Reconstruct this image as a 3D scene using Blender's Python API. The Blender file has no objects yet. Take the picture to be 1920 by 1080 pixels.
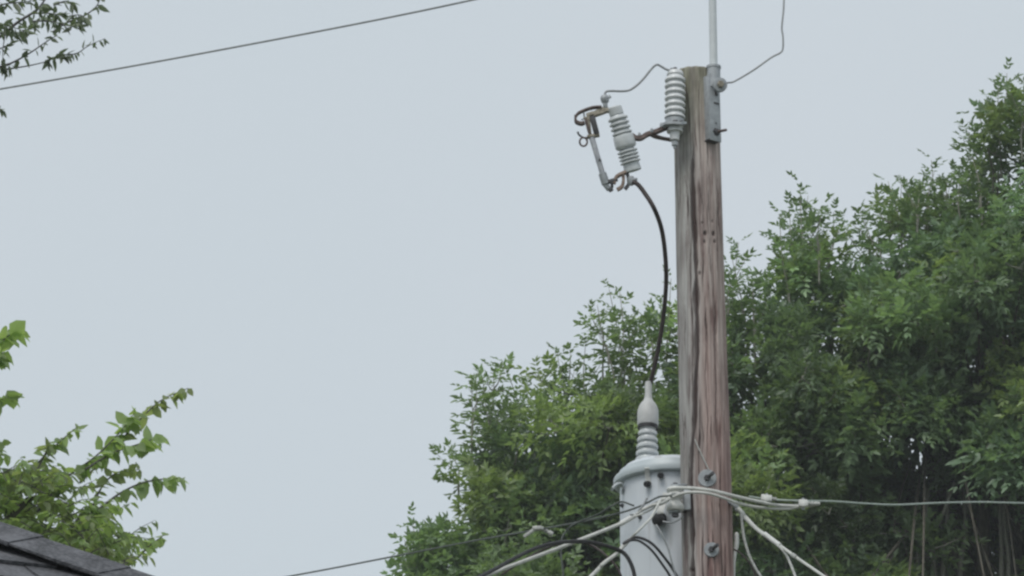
import bpy, bmesh, math, random
import numpy as np
from mathutils import Vector, Matrix, noise

# ------------------------------------------------------------------ camera, sky, sun, exposure
SC = bpy.context.scene
COL = SC.collection
PITCH = math.radians(20.0)
FPX = 9020.0                      # focal length in pixels of the 1920 px wide photograph
CAMZ = 1.6
cam_data = bpy.data.cameras.new('camera')
cam = bpy.data.objects.new('camera', cam_data)
COL.objects.link(cam)
cam.location = (0, 0, CAMZ)
cam.rotation_euler = (math.pi / 2 + PITCH, 0, 0)
cam_data.sensor_width = 36.0
cam_data.lens = 36.0 * FPX / 1920.0
cam_data.clip_start = 0.1
cam_data.clip_end = 3000.0
SC.camera = cam

SUN_EL, SUN_AZ = math.radians(52), math.radians(205)      # azimuth clockwise from +Y: behind the camera, a little left
world = bpy.data.worlds.new('World')
SC.world = world
world.use_nodes = True
wn, wl = world.node_tree.nodes, world.node_tree.links
wn.clear()
w_out = wn.new('ShaderNodeOutputWorld')
w_sky = wn.new('ShaderNodeTexSky')
w_sky.sky_type = 'NISHITA'
w_sky.sun_disc = False
w_sky.sun_elevation = SUN_EL
w_sky.sun_rotation = SUN_AZ
w_sky.dust_density = 4.0
w_bg1 = wn.new('ShaderNodeBackground')
w_bg1.inputs['Strength'].default_value = 0.10
wl.new(w_sky.outputs[0], w_bg1.inputs['Color'])
w_co = wn.new('ShaderNodeTexCoord')
w_no = wn.new('ShaderNodeTexNoise')
w_no.inputs['Scale'].default_value = 3.0
w_no.inputs['Detail'].default_value = 3.0
wl.new(w_co.outputs['Generated'], w_no.inputs['Vector'])
w_rp = wn.new('ShaderNodeValToRGB')
w_rp.color_ramp.elements[0].position = 0.3
w_rp.color_ramp.elements[0].color = (0.632, 0.708, 0.752, 1)
w_rp.color_ramp.elements[1].position = 0.7
w_rp.color_ramp.elements[1].color = (0.680, 0.734, 0.780, 1)
wl.new(w_no.outputs['Fac'], w_rp.inputs['Fac'])
w_bg2 = wn.new('ShaderNodeBackground')
w_bg2.inputs['Strength'].default_value = 1.0
wl.new(w_rp.outputs['Color'], w_bg2.inputs['Color'])
w_mix = wn.new('ShaderNodeMixShader')
w_mix.inputs[0].default_value = 0.88                       # overcast: mostly cloud
wl.new(w_bg1.outputs[0], w_mix.inputs[1])
wl.new(w_bg2.outputs[0], w_mix.inputs[2])
wl.new(w_mix.outputs[0], w_out.inputs['Surface'])

sun_data = bpy.data.lights.new('sun', 'SUN')
sun_data.energy = 1.5
sun_data.angle = math.radians(24)
sun_data.color = (1.0, 0.965, 0.91)
sun = bpy.data.objects.new('sun', sun_data)
COL.objects.link(sun)
sd = Vector((math.sin(SUN_AZ) * math.cos(SUN_EL), math.cos(SUN_AZ) * math.cos(SUN_EL), math.sin(SUN_EL)))
sun.rotation_euler = sd.to_track_quat('Z', 'Y').to_euler()
sun.location = (0, 0, 60)

SC.view_settings.view_transform = 'Standard'
SC.view_settings.look = 'None'
SC.view_settings.exposure = 0.0
SC.view_settings.gamma = 1.0
SC.render.engine = 'CYCLES'
SC.cycles.filter_width = 2.5
SC.cycles.max_bounces = 8
SC.cycles.diffuse_bounces = 4
SC.cycles.transmission_bounces = 4

rng = np.random.default_rng(7)
random.seed(7)
CP, SP = math.cos(PITCH), math.sin(PITCH)


def at(px, py, Y):
    """the world point that stands at horizontal distance Y on the ray of a photo pixel"""
    xc, yc = (px - 960) / FPX, (540 - py) / FPX
    t = Y / (CP - yc * SP)
    return Vector((xc * t, Y, CAMZ + (SP + yc * CP) * t))


def mpp(py, Y):
    yc = (540 - py) / FPX
    return Y / (CP - yc * SP) / FPX                        # metres per photo pixel there


# ------------------------------------------------------------------ materials
def new_mat(name):
    m = bpy.data.materials.new(name)
    m.use_nodes = True
    nt = m.node_tree
    return m, nt.nodes, nt.links, nt.nodes['Principled BSDF']


def mottled(name, c1, c2, scale=20.0, rough=0.6, metal=0.0, bump=0.0, stretch=(1, 1, 1), rough2=None, detail=6.0, spec=0.5, lo=0.35, hi=0.65):
    m, n, l, b = new_mat(name)
    tc = n.new('ShaderNodeTexCoord')
    mp = n.new('ShaderNodeMapping')
    mp.inputs['Scale'].default_value = stretch
    l.new(tc.outputs['Object'], mp.inputs['Vector'])
    no = n.new('ShaderNodeTexNoise')
    no.inputs['Scale'].default_value = scale
    no.inputs['Detail'].default_value = detail
    no.inputs['Roughness'].default_value = 0.62
    l.new(mp.outputs[0], no.inputs['Vector'])
    rp = n.new('ShaderNodeValToRGB')
    rp.color_ramp.elements[0].position = lo
    rp.color_ramp.elements[0].color = (*c1, 1)
    rp.color_ramp.elements[1].position = hi
    rp.color_ramp.elements[1].color = (*c2, 1)
    l.new(no.outputs['Fac'], rp.inputs['Fac'])
    l.new(rp.outputs['Color'], b.inputs['Base Color'])
    b.inputs['Roughness'].default_value = rough
    b.inputs['Metallic'].default_value = metal
    b.inputs['Specular IOR Level'].default_value = spec
    if bump:
        bp = n.new('ShaderNodeBump')
        bp.inputs['Strength'].default_value = bump
        bp.inputs['Distance'].default_value = 0.01
        l.new(no.outputs['Fac'], bp.inputs['Height'])
        l.new(bp.outputs[0], b.inputs['Normal'])
    return m


def leaf_mat(name, trans=0.45, tgain=(1.5, 1.6, 0.8)):
    m, n, l, b = new_mat(name)
    at_ = n.new('ShaderNodeAttribute')
    at_.attribute_name = 'tint'
    l.new(at_.outputs['Color'], b.inputs['Base Color'])
    b.inputs['Roughness'].default_value = 0.42
    b.inputs['Specular IOR Level'].default_value = 0.5
    tr = n.new('ShaderNodeBsdfTranslucent')
    mu = n.new('ShaderNodeMix')
    mu.data_type = 'RGBA'
    mu.blend_type = 'MULTIPLY'
    mu.inputs['Factor'].default_value = 1.0
    l.new(at_.outputs['Color'], mu.inputs['A'])
    mu.inputs['B'].default_value = (*tgain, 1)
    l.new(mu.outputs['Result'], tr.inputs['Color'])
    mx = n.new('ShaderNodeMixShader')
    mx.inputs[0].default_value = trans
    l.new(b.outputs[0], mx.inputs[1])
    l.new(tr.outputs[0], mx.inputs[2])
    l.new(mx.outputs[0], n['Material Output'].inputs['Surface'])
    return m


M = {}
M['porcelain'] = mottled('grey_porcelain', (0.50, 0.53, 0.545), (0.63, 0.66, 0.675), 25, 0.2)
M['polymer'] = mottled('pale_polymer', (0.60, 0.62, 0.635), (0.73, 0.75, 0.76), 30, 0.25)
M['galv'] = mottled('galvanised_steel', (0.29, 0.31, 0.33), (0.41, 0.44, 0.46), 28, 0.55, 0.25)
M['pipe'] = mottled('pale_painted_pipe', (0.52, 0.56, 0.58), (0.60, 0.64, 0.66), 14, 0.4)
M['steel_dark'] = mottled('dark_steel', (0.045, 0.045, 0.05), (0.11, 0.11, 0.115), 60, 0.6, 0.3)
M['rust'] = mottled('rusty_steel', (0.075, 0.05, 0.045), (0.19, 0.145, 0.13), 55, 0.75, 0.1, 0.2)
M['bronze'] = mottled('weathered_bronze', (0.17, 0.15, 0.115), (0.40, 0.37, 0.30), 60, 0.55, 0.2)
M['copper'] = mottled('tarnished_copper_strap', (0.16, 0.11, 0.09), (0.36, 0.28, 0.23), 70, 0.6, 0.2)
M['black_rubber'] = mottled('black_rubber', (0.012, 0.012, 0.014), (0.03, 0.03, 0.032), 40, 0.55)
M['brown_rubber'] = mottled('sun_faded_black_rubber', (0.03, 0.022, 0.021), (0.07, 0.052, 0.05), 18, 0.6)
M['wire'] = mottled('weathered_wire', (0.22, 0.235, 0.245), (0.33, 0.345, 0.355), 40, 0.55, 0.3)
M['wire_dark'] = mottled('dark_wire', (0.06, 0.072, 0.066), (0.11, 0.125, 0.115), 40, 0.6, 0.2)
M['span'] = mottled('greenish_bare_wire', (0.30, 0.36, 0.32), (0.42, 0.48, 0.44), 40, 0.55, 0.1)
M['alu'] = mottled('weathered_aluminium_cable', (0.33, 0.34, 0.325), (0.50, 0.51, 0.49), 60, 0.5, 0.15)
M['white_cable'] = mottled('chalky_white_cable', (0.48, 0.49, 0.47), (0.62, 0.63, 0.60), 30, 0.55)
M['sleeve'] = mottled('white_plastic_sleeve', (0.56, 0.57, 0.55), (0.68, 0.69, 0.67), 40, 0.45)


def tank_mat():
    m = mottled('pale_grey_tank_paint', (0.56, 0.605, 0.655), (0.64, 0.68, 0.725), 5, 0.34, 0, 0, (1, 1, 0.35), lo=0.3, hi=0.7)
    n, l = m.node_tree.nodes, m.node_tree.links
    b = n['Principled BSDF']
    base = b.inputs['Base Color'].links[0].from_socket
    tc = n.new('ShaderNodeTexCoord')
    mp = n.new('ShaderNodeMapping'); mp.inputs['Scale'].default_value = (1, 1, 0.07)
    l.new(tc.outputs['Object'], mp.inputs['Vector'])
    no = n.new('ShaderNodeTexNoise'); no.inputs['Scale'].default_value = 26; no.inputs['Detail'].default_value = 6
    l.new(mp.outputs[0], no.inputs['Vector'])
    rp = n.new('ShaderNodeValToRGB')
    rp.color_ramp.elements[0].position = 0.30; rp.color_ramp.elements[0].color = (0.62, 0.58, 0.53, 1)
    rp.color_ramp.elements[1].position = 0.46; rp.color_ramp.elements[1].color = (1, 1, 1, 1)
    l.new(no.outputs['Fac'], rp.inputs['Fac'])
    x = n.new('ShaderNodeMix'); x.data_type = 'RGBA'; x.blend_type = 'MULTIPLY'; x.inputs['Factor'].default_value = 0.7
    l.new(base, x.inputs['A']); l.new(rp.outputs['Color'], x.inputs['B'])
    l.new(x.outputs['Result'], b.inputs['Base Color'])
    return m


M['tank'] = tank_mat()
M['lid'] = mottled('grey_green_lid_paint', (0.42, 0.475, 0.505), (0.51, 0.565, 0.595), 9, 0.4)
M['guard'] = mottled('beige_plastic_cap', (0.47, 0.48, 0.48), (0.58, 0.59, 0.59), 20, 0.5)
M['fuse'] = mottled('grey_fibre_tube', (0.34, 0.36, 0.40), (0.50, 0.52, 0.55), 40, 0.45)
M['bark'] = mottled('grey_brown_bark', (0.07, 0.062, 0.05), (0.16, 0.145, 0.12), 30, 0.85, 0, 0.5, (1, 1, 0.3))
M['twig'] = mottled('pale_green_twig', (0.20, 0.20, 0.165), (0.31, 0.30, 0.26), 60, 0.7)
M['dark_twig'] = mottled('grey_twig', (0.06, 0.055, 0.055), (0.12, 0.11, 0.105), 60, 0.8)
M['leaf_bush'] = leaf_mat('pinnate_leaf', 0.38)
M['leaf_elm'] = leaf_mat('toothed_leaf', 0.5, (1.6, 1.65, 0.8))
M['leaf_dark'] = leaf_mat('slender_leaf', 0.35, (1.2, 1.3, 0.8))
M['brick'] = mottled('tan_wall', (0.30, 0.24, 0.19), (0.40, 0.33, 0.27), 8, 0.9)
M['trim'] = mottled('white_trim', (0.6, 0.6, 0.58), (0.7, 0.7, 0.68), 6, 0.6)
M['grass'] = mottled('lawn', (0.075, 0.085, 0.05), (0.14, 0.15, 0.09), 3, 0.9)
M['glass'] = mottled('window_glass', (0.03, 0.035, 0.04), (0.05, 0.055, 0.06), 2, 0.08)


def shingle_mat():
    m, n, l, b = new_mat('asphalt_shingle')
    tc = n.new('ShaderNodeTexCoord')
    n1 = n.new('ShaderNodeTexNoise'); n1.inputs['Scale'].default_value = 11.0; n1.inputs['Detail'].default_value = 5
    n2 = n.new('ShaderNodeTexNoise'); n2.inputs['Scale'].default_value = 95.0; n2.inputs['Detail'].default_value = 3
    l.new(tc.outputs['Object'], n1.inputs['Vector'])
    l.new(tc.outputs['Object'], n2.inputs['Vector'])
    ad = n.new('ShaderNodeMath'); ad.operation = 'ADD'
    l.new(n1.outputs['Fac'], ad.inputs[0]); l.new(n2.outputs['Fac'], ad.inputs[1])
    rp = n.new('ShaderNodeValToRGB')
    rp.color_ramp.elements[0].position = 0.40; rp.color_ramp.elements[0].color = (0.048, 0.050, 0.057, 1)
    rp.color_ramp.elements[1].position = 0.60; rp.color_ramp.elements[1].color = (0.140, 0.143, 0.158, 1)
    dv = n.new('ShaderNodeMath'); dv.operation = 'MULTIPLY'; dv.inputs[1].default_value = 0.5
    l.new(ad.outputs[0], dv.inputs[0]); l.new(dv.outputs[0], rp.inputs['Fac'])
    l.new(rp.outputs['Color'], b.inputs['Base Color'])
    b.inputs['Roughness'].default_value = 0.9
    bp = n.new('ShaderNodeBump'); bp.inputs['Strength'].default_value = 0.9; bp.inputs['Distance'].default_value = 0.006
    l.new(n2.outputs['Fac'], bp.inputs['Height']); l.new(bp.outputs[0], b.inputs['Normal'])
    return m


M['shingle'] = shingle_mat()


def pole_mat():
    m, n, l, b = new_mat('weathered_pole_wood')
    tc = n.new('ShaderNodeTexCoord')

    def streak(scale, zs, detail=5):
        mp = n.new('ShaderNodeMapping'); mp.inputs['Scale'].default_value = (1, 1, zs)
        l.new(tc.outputs['Object'], mp.inputs['Vector'])
        no = n.new('ShaderNodeTexNoise'); no.inputs['Scale'].default_value = scale; no.inputs['Detail'].default_value = detail
        no.inputs['Roughness'].default_value = 0.6
        l.new(mp.outputs[0], no.inputs['Vector'])
        return no

    def ramp(src, p0, c0, p1, c1):
        rp = n.new('ShaderNodeValToRGB')
        rp.color_ramp.elements[0].position = p0; rp.color_ramp.elements[0].color = (*c0, 1)
        rp.color_ramp.elements[1].position = p1; rp.color_ramp.elements[1].color = (*c1, 1)
        l.new(src, rp.inputs['Fac'])
        return rp.outputs['Color']

    def attr(name):
        a = n.new('ShaderNodeAttribute'); a.attribute_name = name
        return a.outputs['Fac']

    def mix(fac, a, bb, mode='MIX'):
        x = n.new('ShaderNodeMix'); x.data_type = 'RGBA'; x.blend_type = mode
        if isinstance(fac, float): x.inputs['Factor'].default_value = fac
        else: l.new(fac, x.inputs['Factor'])
        for k, v in (('A', a), ('B', bb)):
            if isinstance(v, tuple): x.inputs[k].default_value = (*v, 1)
            else: l.new(v, x.inputs[k])
        return x.outputs['Result']
    s1 = streak(46, 0.045).outputs['Fac']
    s2 = streak(110, 0.035).outputs['Fac']
    s3 = streak(13, 0.25).outputs['Fac']
    s4 = streak(24, 0.11, 7).outputs['Fac']
    grey = ramp(s1, 0.3, (0.29, 0.285, 0.275), 0.72, (0.50, 0.50, 0.49))
    pink = ramp(s1, 0.3, (0.32, 0.255, 0.23), 0.72, (0.57, 0.495, 0.46))
    red = ramp(s1, 0.3, (0.20, 0.125, 0.11), 0.72, (0.49, 0.37, 0.345))
    moss = ramp(s3, 0.3, (0.17, 0.175, 0.12), 0.7, (0.36, 0.355, 0.29))
    c = mix(attr('redness'), pink, red)
    c = mix(attr('greyness'), c, grey)
    c = mix(attr('mossiness'), c, moss)
    c = mix(0.5, c, ramp(s2, 0.36, (0.45, 0.41, 0.41), 0.58, (1.1, 1.1, 1.1)), 'MULTIPLY')
    c = mix(0.7, c, ramp(s3, 0.34, (0.55, 0.50, 0.50), 0.58, (1.05, 1.05, 1.05)), 'MULTIPLY')
    c = mix(0.75, c, ramp(s4, 0.34, (0.36, 0.25, 0.25), 0.46, (1, 1, 1)), 'MULTIPLY')
    c = mix(attr('recess_dark'), c, (0.060, 0.040, 0.037))  # darker brown in and beside the cracks and in the holes
    l.new(c, b.inputs['Base Color'])
    b.inputs['Roughness'].default_value = 0.85
    b.inputs['Specular IOR Level'].default_value = 0.25
    bp = n.new('ShaderNodeBump'); bp.inputs['Strength'].default_value = 0.6; bp.inputs['Distance'].default_value = 0.004
    l.new(s2, bp.inputs['Height']); l.new(bp.outputs[0], b.inputs['Normal'])
    return m


M['pole'] = pole_mat()


# ------------------------------------------------------------------ scene helpers
def thing(name, label, cat, loc, group=None):
    o = bpy.data.objects.new(name, None)
    COL.objects.link(o)
    o.location = loc
    o.empty_display_size = 0.05
    o['label'] = label
    o['category'] = cat
    if group: o['group'] = group
    return o


def tag(o, label, cat, group=None):
    o['label'] = label
    o['category'] = cat
    if group: o['group'] = group
    return o


def base_of(o):
    p = Vector((0, 0, 0))
    while o is not None:
        p += o.location
        o = o.parent
    return p


def frame_of(axis, hint=Vector((0, 0, 1))):
    z = axis.normalized()
    x = hint.cross(z)
    if x.length < 1e-4: x = Vector((1, 0, 0)).cross(z)
    x.normalize()
    return x, z.cross(x), z


class MB:
    """collects shapes, then links them as ONE mesh object"""

    def __init__(s): s.v, s.f = [], []

    def add(s, vs, fs):
        k = len(s.v)
        s.v += [tuple(v) for v in vs]
        s.f += [tuple(i + k for i in f) for f in fs]
        return s

    def tube(s, pts, r, seg=10, cap=True):
        pts = [Vector(p) for p in pts]
        n = len(pts)
        rs = r if isinstance(r, (list, tuple)) else [r] * n
        T = [(pts[min(i + 1, n - 1)] - pts[max(i - 1, 0)]).normalized() for i in range(n)]
        x, y, _ = frame_of(T[0])
        vs, fs = [], []
        for i in range(n):
            x = (x - T[i] * x.dot(T[i])).normalized()
            y = T[i].cross(x)
            for k in range(seg):
                a = 2 * math.pi * k / seg
                vs.append(pts[i] + (x * math.cos(a) + y * math.sin(a)) * rs[i])
        for i in range(n - 1):
            for k in range(seg):
                k2 = (k + 1) % seg
                fs.append((i * seg + k, i * seg + k2, (i + 1) * seg + k2, (i + 1) * seg + k))
        if cap:
            fs.append(tuple(range(seg - 1, -1, -1)))
            fs.append(tuple((n - 1) * seg + k for k in range(seg)))
        return s.add(vs, fs)

    def lathe(s, p0, p1, prof, seg=40):
        """prof: (t along p0->p1, radius in metres)"""
        p0, p1 = Vector(p0), Vector(p1)
        x, y, z = frame_of(p1 - p0)
        L = (p1 - p0).length
        vs, fs = [], []
        for t, r in prof:
            for k in range(seg):
                a = 2 * math.pi * k / seg
                vs.append(p0 + z * (t * L) + (x * math.cos(a) + y * math.sin(a)) * max(r, 1e-5))
        for i in range(len(prof) - 1):
            for k in range(seg):
                k2 = (k + 1) % seg
                fs.append((i * seg + k, i * seg + k2, (i + 1) * seg + k2, (i + 1) * seg + k))
        fs.append(tuple(range(seg - 1, -1, -1)))
        fs.append(tuple((len(prof) - 1) * seg + k for k in range(seg)))
        return s.add(vs, fs)

    def box(s, c, x, y, z, sx, sy, sz, bev=0.0):
        """centre, three axes, full sizes"""
        bm = bmesh.new()
        bmesh.ops.create_cube(bm, size=1.0)
        for v in bm.verts: v.co = Vector((v.co.x * sx, v.co.y * sy, v.co.z * sz))
        if bev: bmesh.ops.bevel(bm, geom=bm.edges[:], offset=bev, segments=2, affect='EDGES', profile=0.5)
        bm.verts.index_update()
        vs = [Vector(c) + x * v.co.x + y * v.co.y + z * v.co.z for v in bm.verts]
        fs = [tuple(v.index for v in f.verts) for f in bm.faces]
        bm.free()
        return s.add(vs, fs)

    def bar(s, p0, p1, w, d, bev=0.0015, hint=Vector((0, 1, 0))):
        p0, p1 = Vector(p0), Vector(p1)
        x, y, z = frame_of(p1 - p0, hint)
        return s.box((p0 + p1) / 2, x, y, z, w, d, (p1 - p0).length, bev)

    def strap(s, pts, w, th, side=Vector((0, 1, 0))):
        """a flat strip bent along pts, its width along side"""
        pts = [Vector(p) for p in pts]
        n = len(pts)
        vs, fs = [], []
        for i in range(n):
            t = (pts[min(i + 1, n - 1)] - pts[max(i - 1, 0)]).normalized()
            sd_ = (side - t * side.dot(t)).normalized()
            u = t.cross(sd_)
            for a, b in ((-1, -1), (1, -1), (1, 1), (-1, 1)):
                vs.append(pts[i] + sd_ * (a * w / 2) + u * (b * th / 2))
        for i in range(n - 1):
            for k in range(4):
                k2 = (k + 1) % 4
                fs.append((i * 4 + k, i * 4 + k2, (i + 1) * 4 + k2, (i + 1) * 4 + k))
        fs.append((3, 2, 1, 0)); fs.append(tuple((n - 1) * 4 + k for k in range(4)))
        return s.add(vs, fs)

    def build(s, name, mat, parent=None, loc=None, sharp=35, smooth=True):
        base = base_of(parent) if parent is not None else (Vector(loc) if loc is not None else Vector((0, 0, 0)))
        me = bpy.data.meshes.new(name)
        me.from_pydata([(v[0] - base.x, v[1] - base.y, v[2] - base.z) for v in s.v], [], s.f)
        bm = bmesh.new(); bm.from_mesh(me)
        bmesh.ops.recalc_face_normals(bm, faces=bm.faces[:])
        bm.to_mesh(me); bm.free()
        if smooth:
            me.shade_smooth()
            me.set_sharp_from_angle(angle=math.radians(sharp))
        me.materials.append(mat)
        o = bpy.data.objects.new(name, me)
        COL.objects.link(o)
        if parent is not None: o.parent = parent
        else: o.location = base
        return o


def spline(pts, n=10):
    P = [Vector(p) for p in pts]
    P = [P[0] * 2 - P[1]] + P + [P[-1] * 2 - P[-2]]
    out = []
    for i in range(1, len(P) - 2):
        a, b, c, d = P[i - 1], P[i], P[i + 1], P[i + 2]
        for k in range(n):
            t = k / n
            out.append(0.5 * ((2 * b) + (c - a) * t + (2 * a - 5 * b + 4 * c - d) * t * t + (3 * b - a - 3 * c + d) * t ** 3))
    out.append(P[-2])
    return out


YP = 20.7                                                  # horizontal distance of the pole


def pix(pts, Y=YP):
    return [at(p[0], p[1], p[2] if len(p) > 2 else Y) for p in pts]


def cable(name, pts, wpx, mat, label, cat, Y=YP, group=None, n=10, seg=10):
    w = spline(pix(pts, Y), n)
    r = wpx * mpp(600, YP) / 2
    o = MB().tube(w, r, seg).build(name, M[mat], None, w[0])
    return tag(o, label, cat, group)


RIGHT, FWD, UP = Vector((1, 0, 0)), Vector((0, 1, 0)), Vector((0, 0, 1))
S = mpp(300, YP)                                           # metres per photo pixel at the pole head

# ------------------------------------------------------------------ ground
g = MB().add([(-400, -200, 0), (400, -200, 0), (400, 600, 0), (-400, 600, 0)], [(0, 1, 2, 3)]).build('ground', M['grass'], smooth=False)
g['kind'] = 'structure'
g['label'] = 'lawn ground below the pole, the trees and the house'

# ------------------------------------------------------------------ the wooden pole
PT, PB = at(1307.5, 280, YP), at(1328, 1080, YP)
PAX = (PB - PT) / (PB.z - PT.z)                            # shift of the axis per metre of height
R1, R2 = 86 / 2 * mpp(280, YP), 97 / 2 * mpp(1080, YP)
PTOP = at(1305, 140, YP).z


def pole_c(z): return PT + PAX * (z - PT.z)


def pole_r(z):
    return R1 + (R2 - R1) * (z - PT.z) / (PB.z - PT.z)


def pole_pt(px, py, out=0.0):
    """point on the pole's camera side under a photo pixel (out = metres proud of it)"""
    Y = YP
    for _ in range(6):
        p = at(px, py, Y)
        c, r = pole_c(p.z), pole_r(p.z) + out
        dx = max(-r * 0.999, min(r * 0.999, p.x - c.x))
        Y = c.y - math.sqrt(r * r - dx * dx)
    return at(px, py, Y)


def pole_theta(px, py):
    p = pole_pt(px, py)
    c = pole_c(p.z)
    return math.atan2(p.x - c.x, -(p.y - c.y)), p.z        # 0 faces the camera, positive to the right


def build_pole():
    NA = 260
    zs = list(np.linspace(0.0, PB.z - 0.15, 30)[:-1]) + list(np.linspace(PB.z - 0.15, PTOP - 0.004, 420))
    cracks = []

    def crack(pts, half, depth):
        tz = sorted([pole_theta(*p)[::-1] for p in pts])
        cracks.append(([a for a, _ in tz], [b for _, b in tz], half, depth))
    crack([(1299, 300), (1299, 330), (1300, 400), (1303, 450), (1305, 520), (1306, 600), (1308, 660), (1303, 720), (1302, 780), (1297, 850), (1294, 900), (1296, 960), (1299, 1040), (1300, 1100)], 0.13, 0.018)
    crack([(1289, 355), (1290, 395), (1288, 420)], 0.04, 0.008)
    crack([(1296, 455), (1293, 500), (1296, 560), (1299, 640), (1298, 720)], 0.035, 0.009)
    crack([(1318, 480), (1317, 530)], 0.035, 0.008)
    crack([(1338, 520), (1341, 580), (1340, 650), (1343, 720), (1341, 800)], 0.028, 0.006)
    crack([(1322, 560), (1325, 620), (1323, 700), (1327, 790), (1325, 870)], 0.022, 0.005)
    crack([(1284, 930), (1287, 980), (1290, 1090)], 0.03, 0.006)
    crack([(1312, 800), (1309, 850), (1310, 900)], 0.05, 0.008)
    crack([(1318, 985), (1317, 1050), (1319, 1100)], 0.04, 0.007)
    crack([(1352, 860), (1350, 950), (1354, 1090)], 0.03, 0.006)
    crack([(1335, 930), (1338, 1000), (1342, 1090)], 0.025, 0.005)
    crack([(1285, 150), (1292, 210), (1295, 290)], 0.03, 0.004)
    crack([(1310, 150), (1312, 260), (1314, 330)], 0.025, 0.004)
    crack([(1276, 330), (1274, 400)], 0.025, 0.003)
    crack([(1345, 385), (1349, 430)], 0.05, 0.006)
    r_ = random.Random(12)
    for _ in range(46):
        x0, y0 = r_.uniform(1268, 1362), r_.uniform(140, 1060)
        l_ = r_.uniform(25, 95)
        crack([(x0, y0), (x0 + r_.uniform(-2, 3), y0 + l_ / 2), (x0 + r_.uniform(-1, 4), y0 + l_)], r_.uniform(0.016, 0.034), r_.uniform(0.003, 0.006))
    holes = [pole_theta(*p) + (q,) for p, q in
             (((1322, 437), 1.0), ((1338, 438), 1.0), ((1321, 453), 0.75), ((1340, 453), 0.75), ((1317, 418), 0.6), ((1336, 415), 0.6),
              ((1345, 470), 0.5), ((1299, 418), 0.6), ((1296, 1068), 1.1), ((1312, 512), 0.7))]
    verts, gre, red, mos, drk = [], [], [], [], []
    zt, zb = PTOP, PB.z
    for z in zs:
        c, r0 = pole_c(z), pole_r(z)
        u = (zt - z) / (zt - zb)
        cr = []
        for cz, ct, h, dp in cracks:
            if cz[0] - 0.05 < z < cz[-1] + 0.05:
                th = float(np.interp(z, cz, ct)) + 0.03 * noise.noise(Vector((z * 7, h * 99, 0))) + 0.015 * noise.noise(Vector((z * 25, h * 77, 3)))
                end = min(1.0, max(0.0, (z - cz[0] + 0.05) / 0.10), max(0.0, (cz[-1] + 0.05 - z) / 0.10))
                wv = end * (0.75 + 0.7 * noise.noise(Vector((z * 9, h * 55, 7))))
                cr.append((th, h * max(wv, 0.05), dp * end, wv))
        for k in range(NA):
            th = -math.pi + 2 * math.pi * k / NA
            q = Vector((math.cos(th) * 5, math.sin(th) * 5, z * 0.9))
            q2 = Vector((math.cos(th) * 22, math.sin(th) * 22, z * 1.6))
            n1, n2 = noise.noise(q), noise.noise(q2)
            d = 0.003 * n1 + 0.0022 * n2
            recess_dark = 0.0
            for t0, h, dp, wv in cr:
                e = abs(th - t0) / h
                if e < 1.9:
                    f = max(0.0, 1 - e * e) if e < 1 else 0.0
                    d -= dp * f ** 0.7
                    recess_dark = max(recess_dark, min(1.0, 0.45 + 0.6 * max(0.1, wv)) * max(0.0, 1 - (e / (1.25 + 0.6 * abs(n2))) ** 2))
            for t0, z0, s_ in holes:
                e = math.hypot((th - t0) * r0 / 0.0095, (z - z0) / 0.013) / s_
                if e < 1.2:
                    d -= 0.012 * max(0.0, 1 - e * e) * s_
                    recess_dark = max(recess_dark, s_ * max(0.0, 1 - (e / 1.2) ** 2))
            r = r0 + d
            verts.append((c.x + r * math.sin(th), c.y - r * math.cos(th), z))
            nb = noise.noise(Vector((math.cos(th) * 3 + 9, math.sin(th) * 3, z * 1.3)))
            edge = -0.18 + 0.10 * n1 - 0.22 * max(0.0, u - 0.62)
            gv = 1 / (1 + math.exp((th - edge - 0.3 * nb - 0.25 * n2) / 0.12))
            gre.append(max(0, min(1, gv * (0.95 - 0.5 * max(0, u - 0.72)) + 0.35 * max(0, 0.4 - u) + 0.30 * n1 + 0.02)))
            red.append(max(0, min(1, (u - 0.36) * 1.7 + 0.7 * nb)))
            top = max(0.0, 1 - u / 0.17)
            left = max(0.0, min(1.0, (-th - 0.15) * 1.1)) * max(0.0, 1 - u / 0.33)
            mos.append(max(0, min(1, (top * 1.5 + left * 1.2) * (0.75 + 1.1 * nb))))
            drk.append(min(1.0, recess_dark))
    faces = []
    for i in range(len(zs) - 1):
        for k in range(NA):
            k2 = (k + 1) % NA
            faces.append((i * NA + k, i * NA + k2, (i + 1) * NA + k2, (i + 1) * NA + k))
    nv = len(verts)
    c = pole_c(PTOP)
    # worn, slightly domed top
    ring = (len(zs) - 1) * NA
    for f, dz in ((0.93, 0.006), (0.6, 0.010)):
        for k in range(NA):
            th = -math.pi + 2 * math.pi * k / NA
            rr = pole_r(PTOP) * f
            verts.append((c.x + rr * math.sin(th), c.y - rr * math.cos(th), PTOP + dz - 0.003 + 0.003 * noise.noise(Vector((th * 5, f * 9, 1)))))
        nr = len(verts) - NA
        for k in range(NA):
            k2 = (k + 1) % NA
            faces.append((ring + k, ring + k2, nr + k2, nr + k))
        ring = nr
    faces.append(tuple(ring + k for k in range(NA)))
    for arr, val in ((gre, 0.6), (red, 0), (mos, 0.7), (drk, 0)): arr += [val] * (len(verts) - nv)
    base = pole_c(0)
    me = bpy.data.meshes.new('utility_pole')
    me.from_pydata([(v[0] - base.x, v[1] - base.y, v[2] - base.z) for v in verts], [], faces)
    for nm, arr in (('greyness', gre), ('redness', red), ('mossiness', mos), ('recess_dark', drk)):
        a = me.attributes.new(nm, 'FLOAT', 'POINT')
        a.data.foreach_set('value', arr)
    me.shade_smooth()
    me.materials.append(M['pole'])
    o = bpy.data.objects.new('utility_pole', me)
    COL.objects.link(o)
    o.location = base
    return tag(o, 'weathered wooden utility pole with a long dark crack', 'utility pole')


build_pole()


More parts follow.
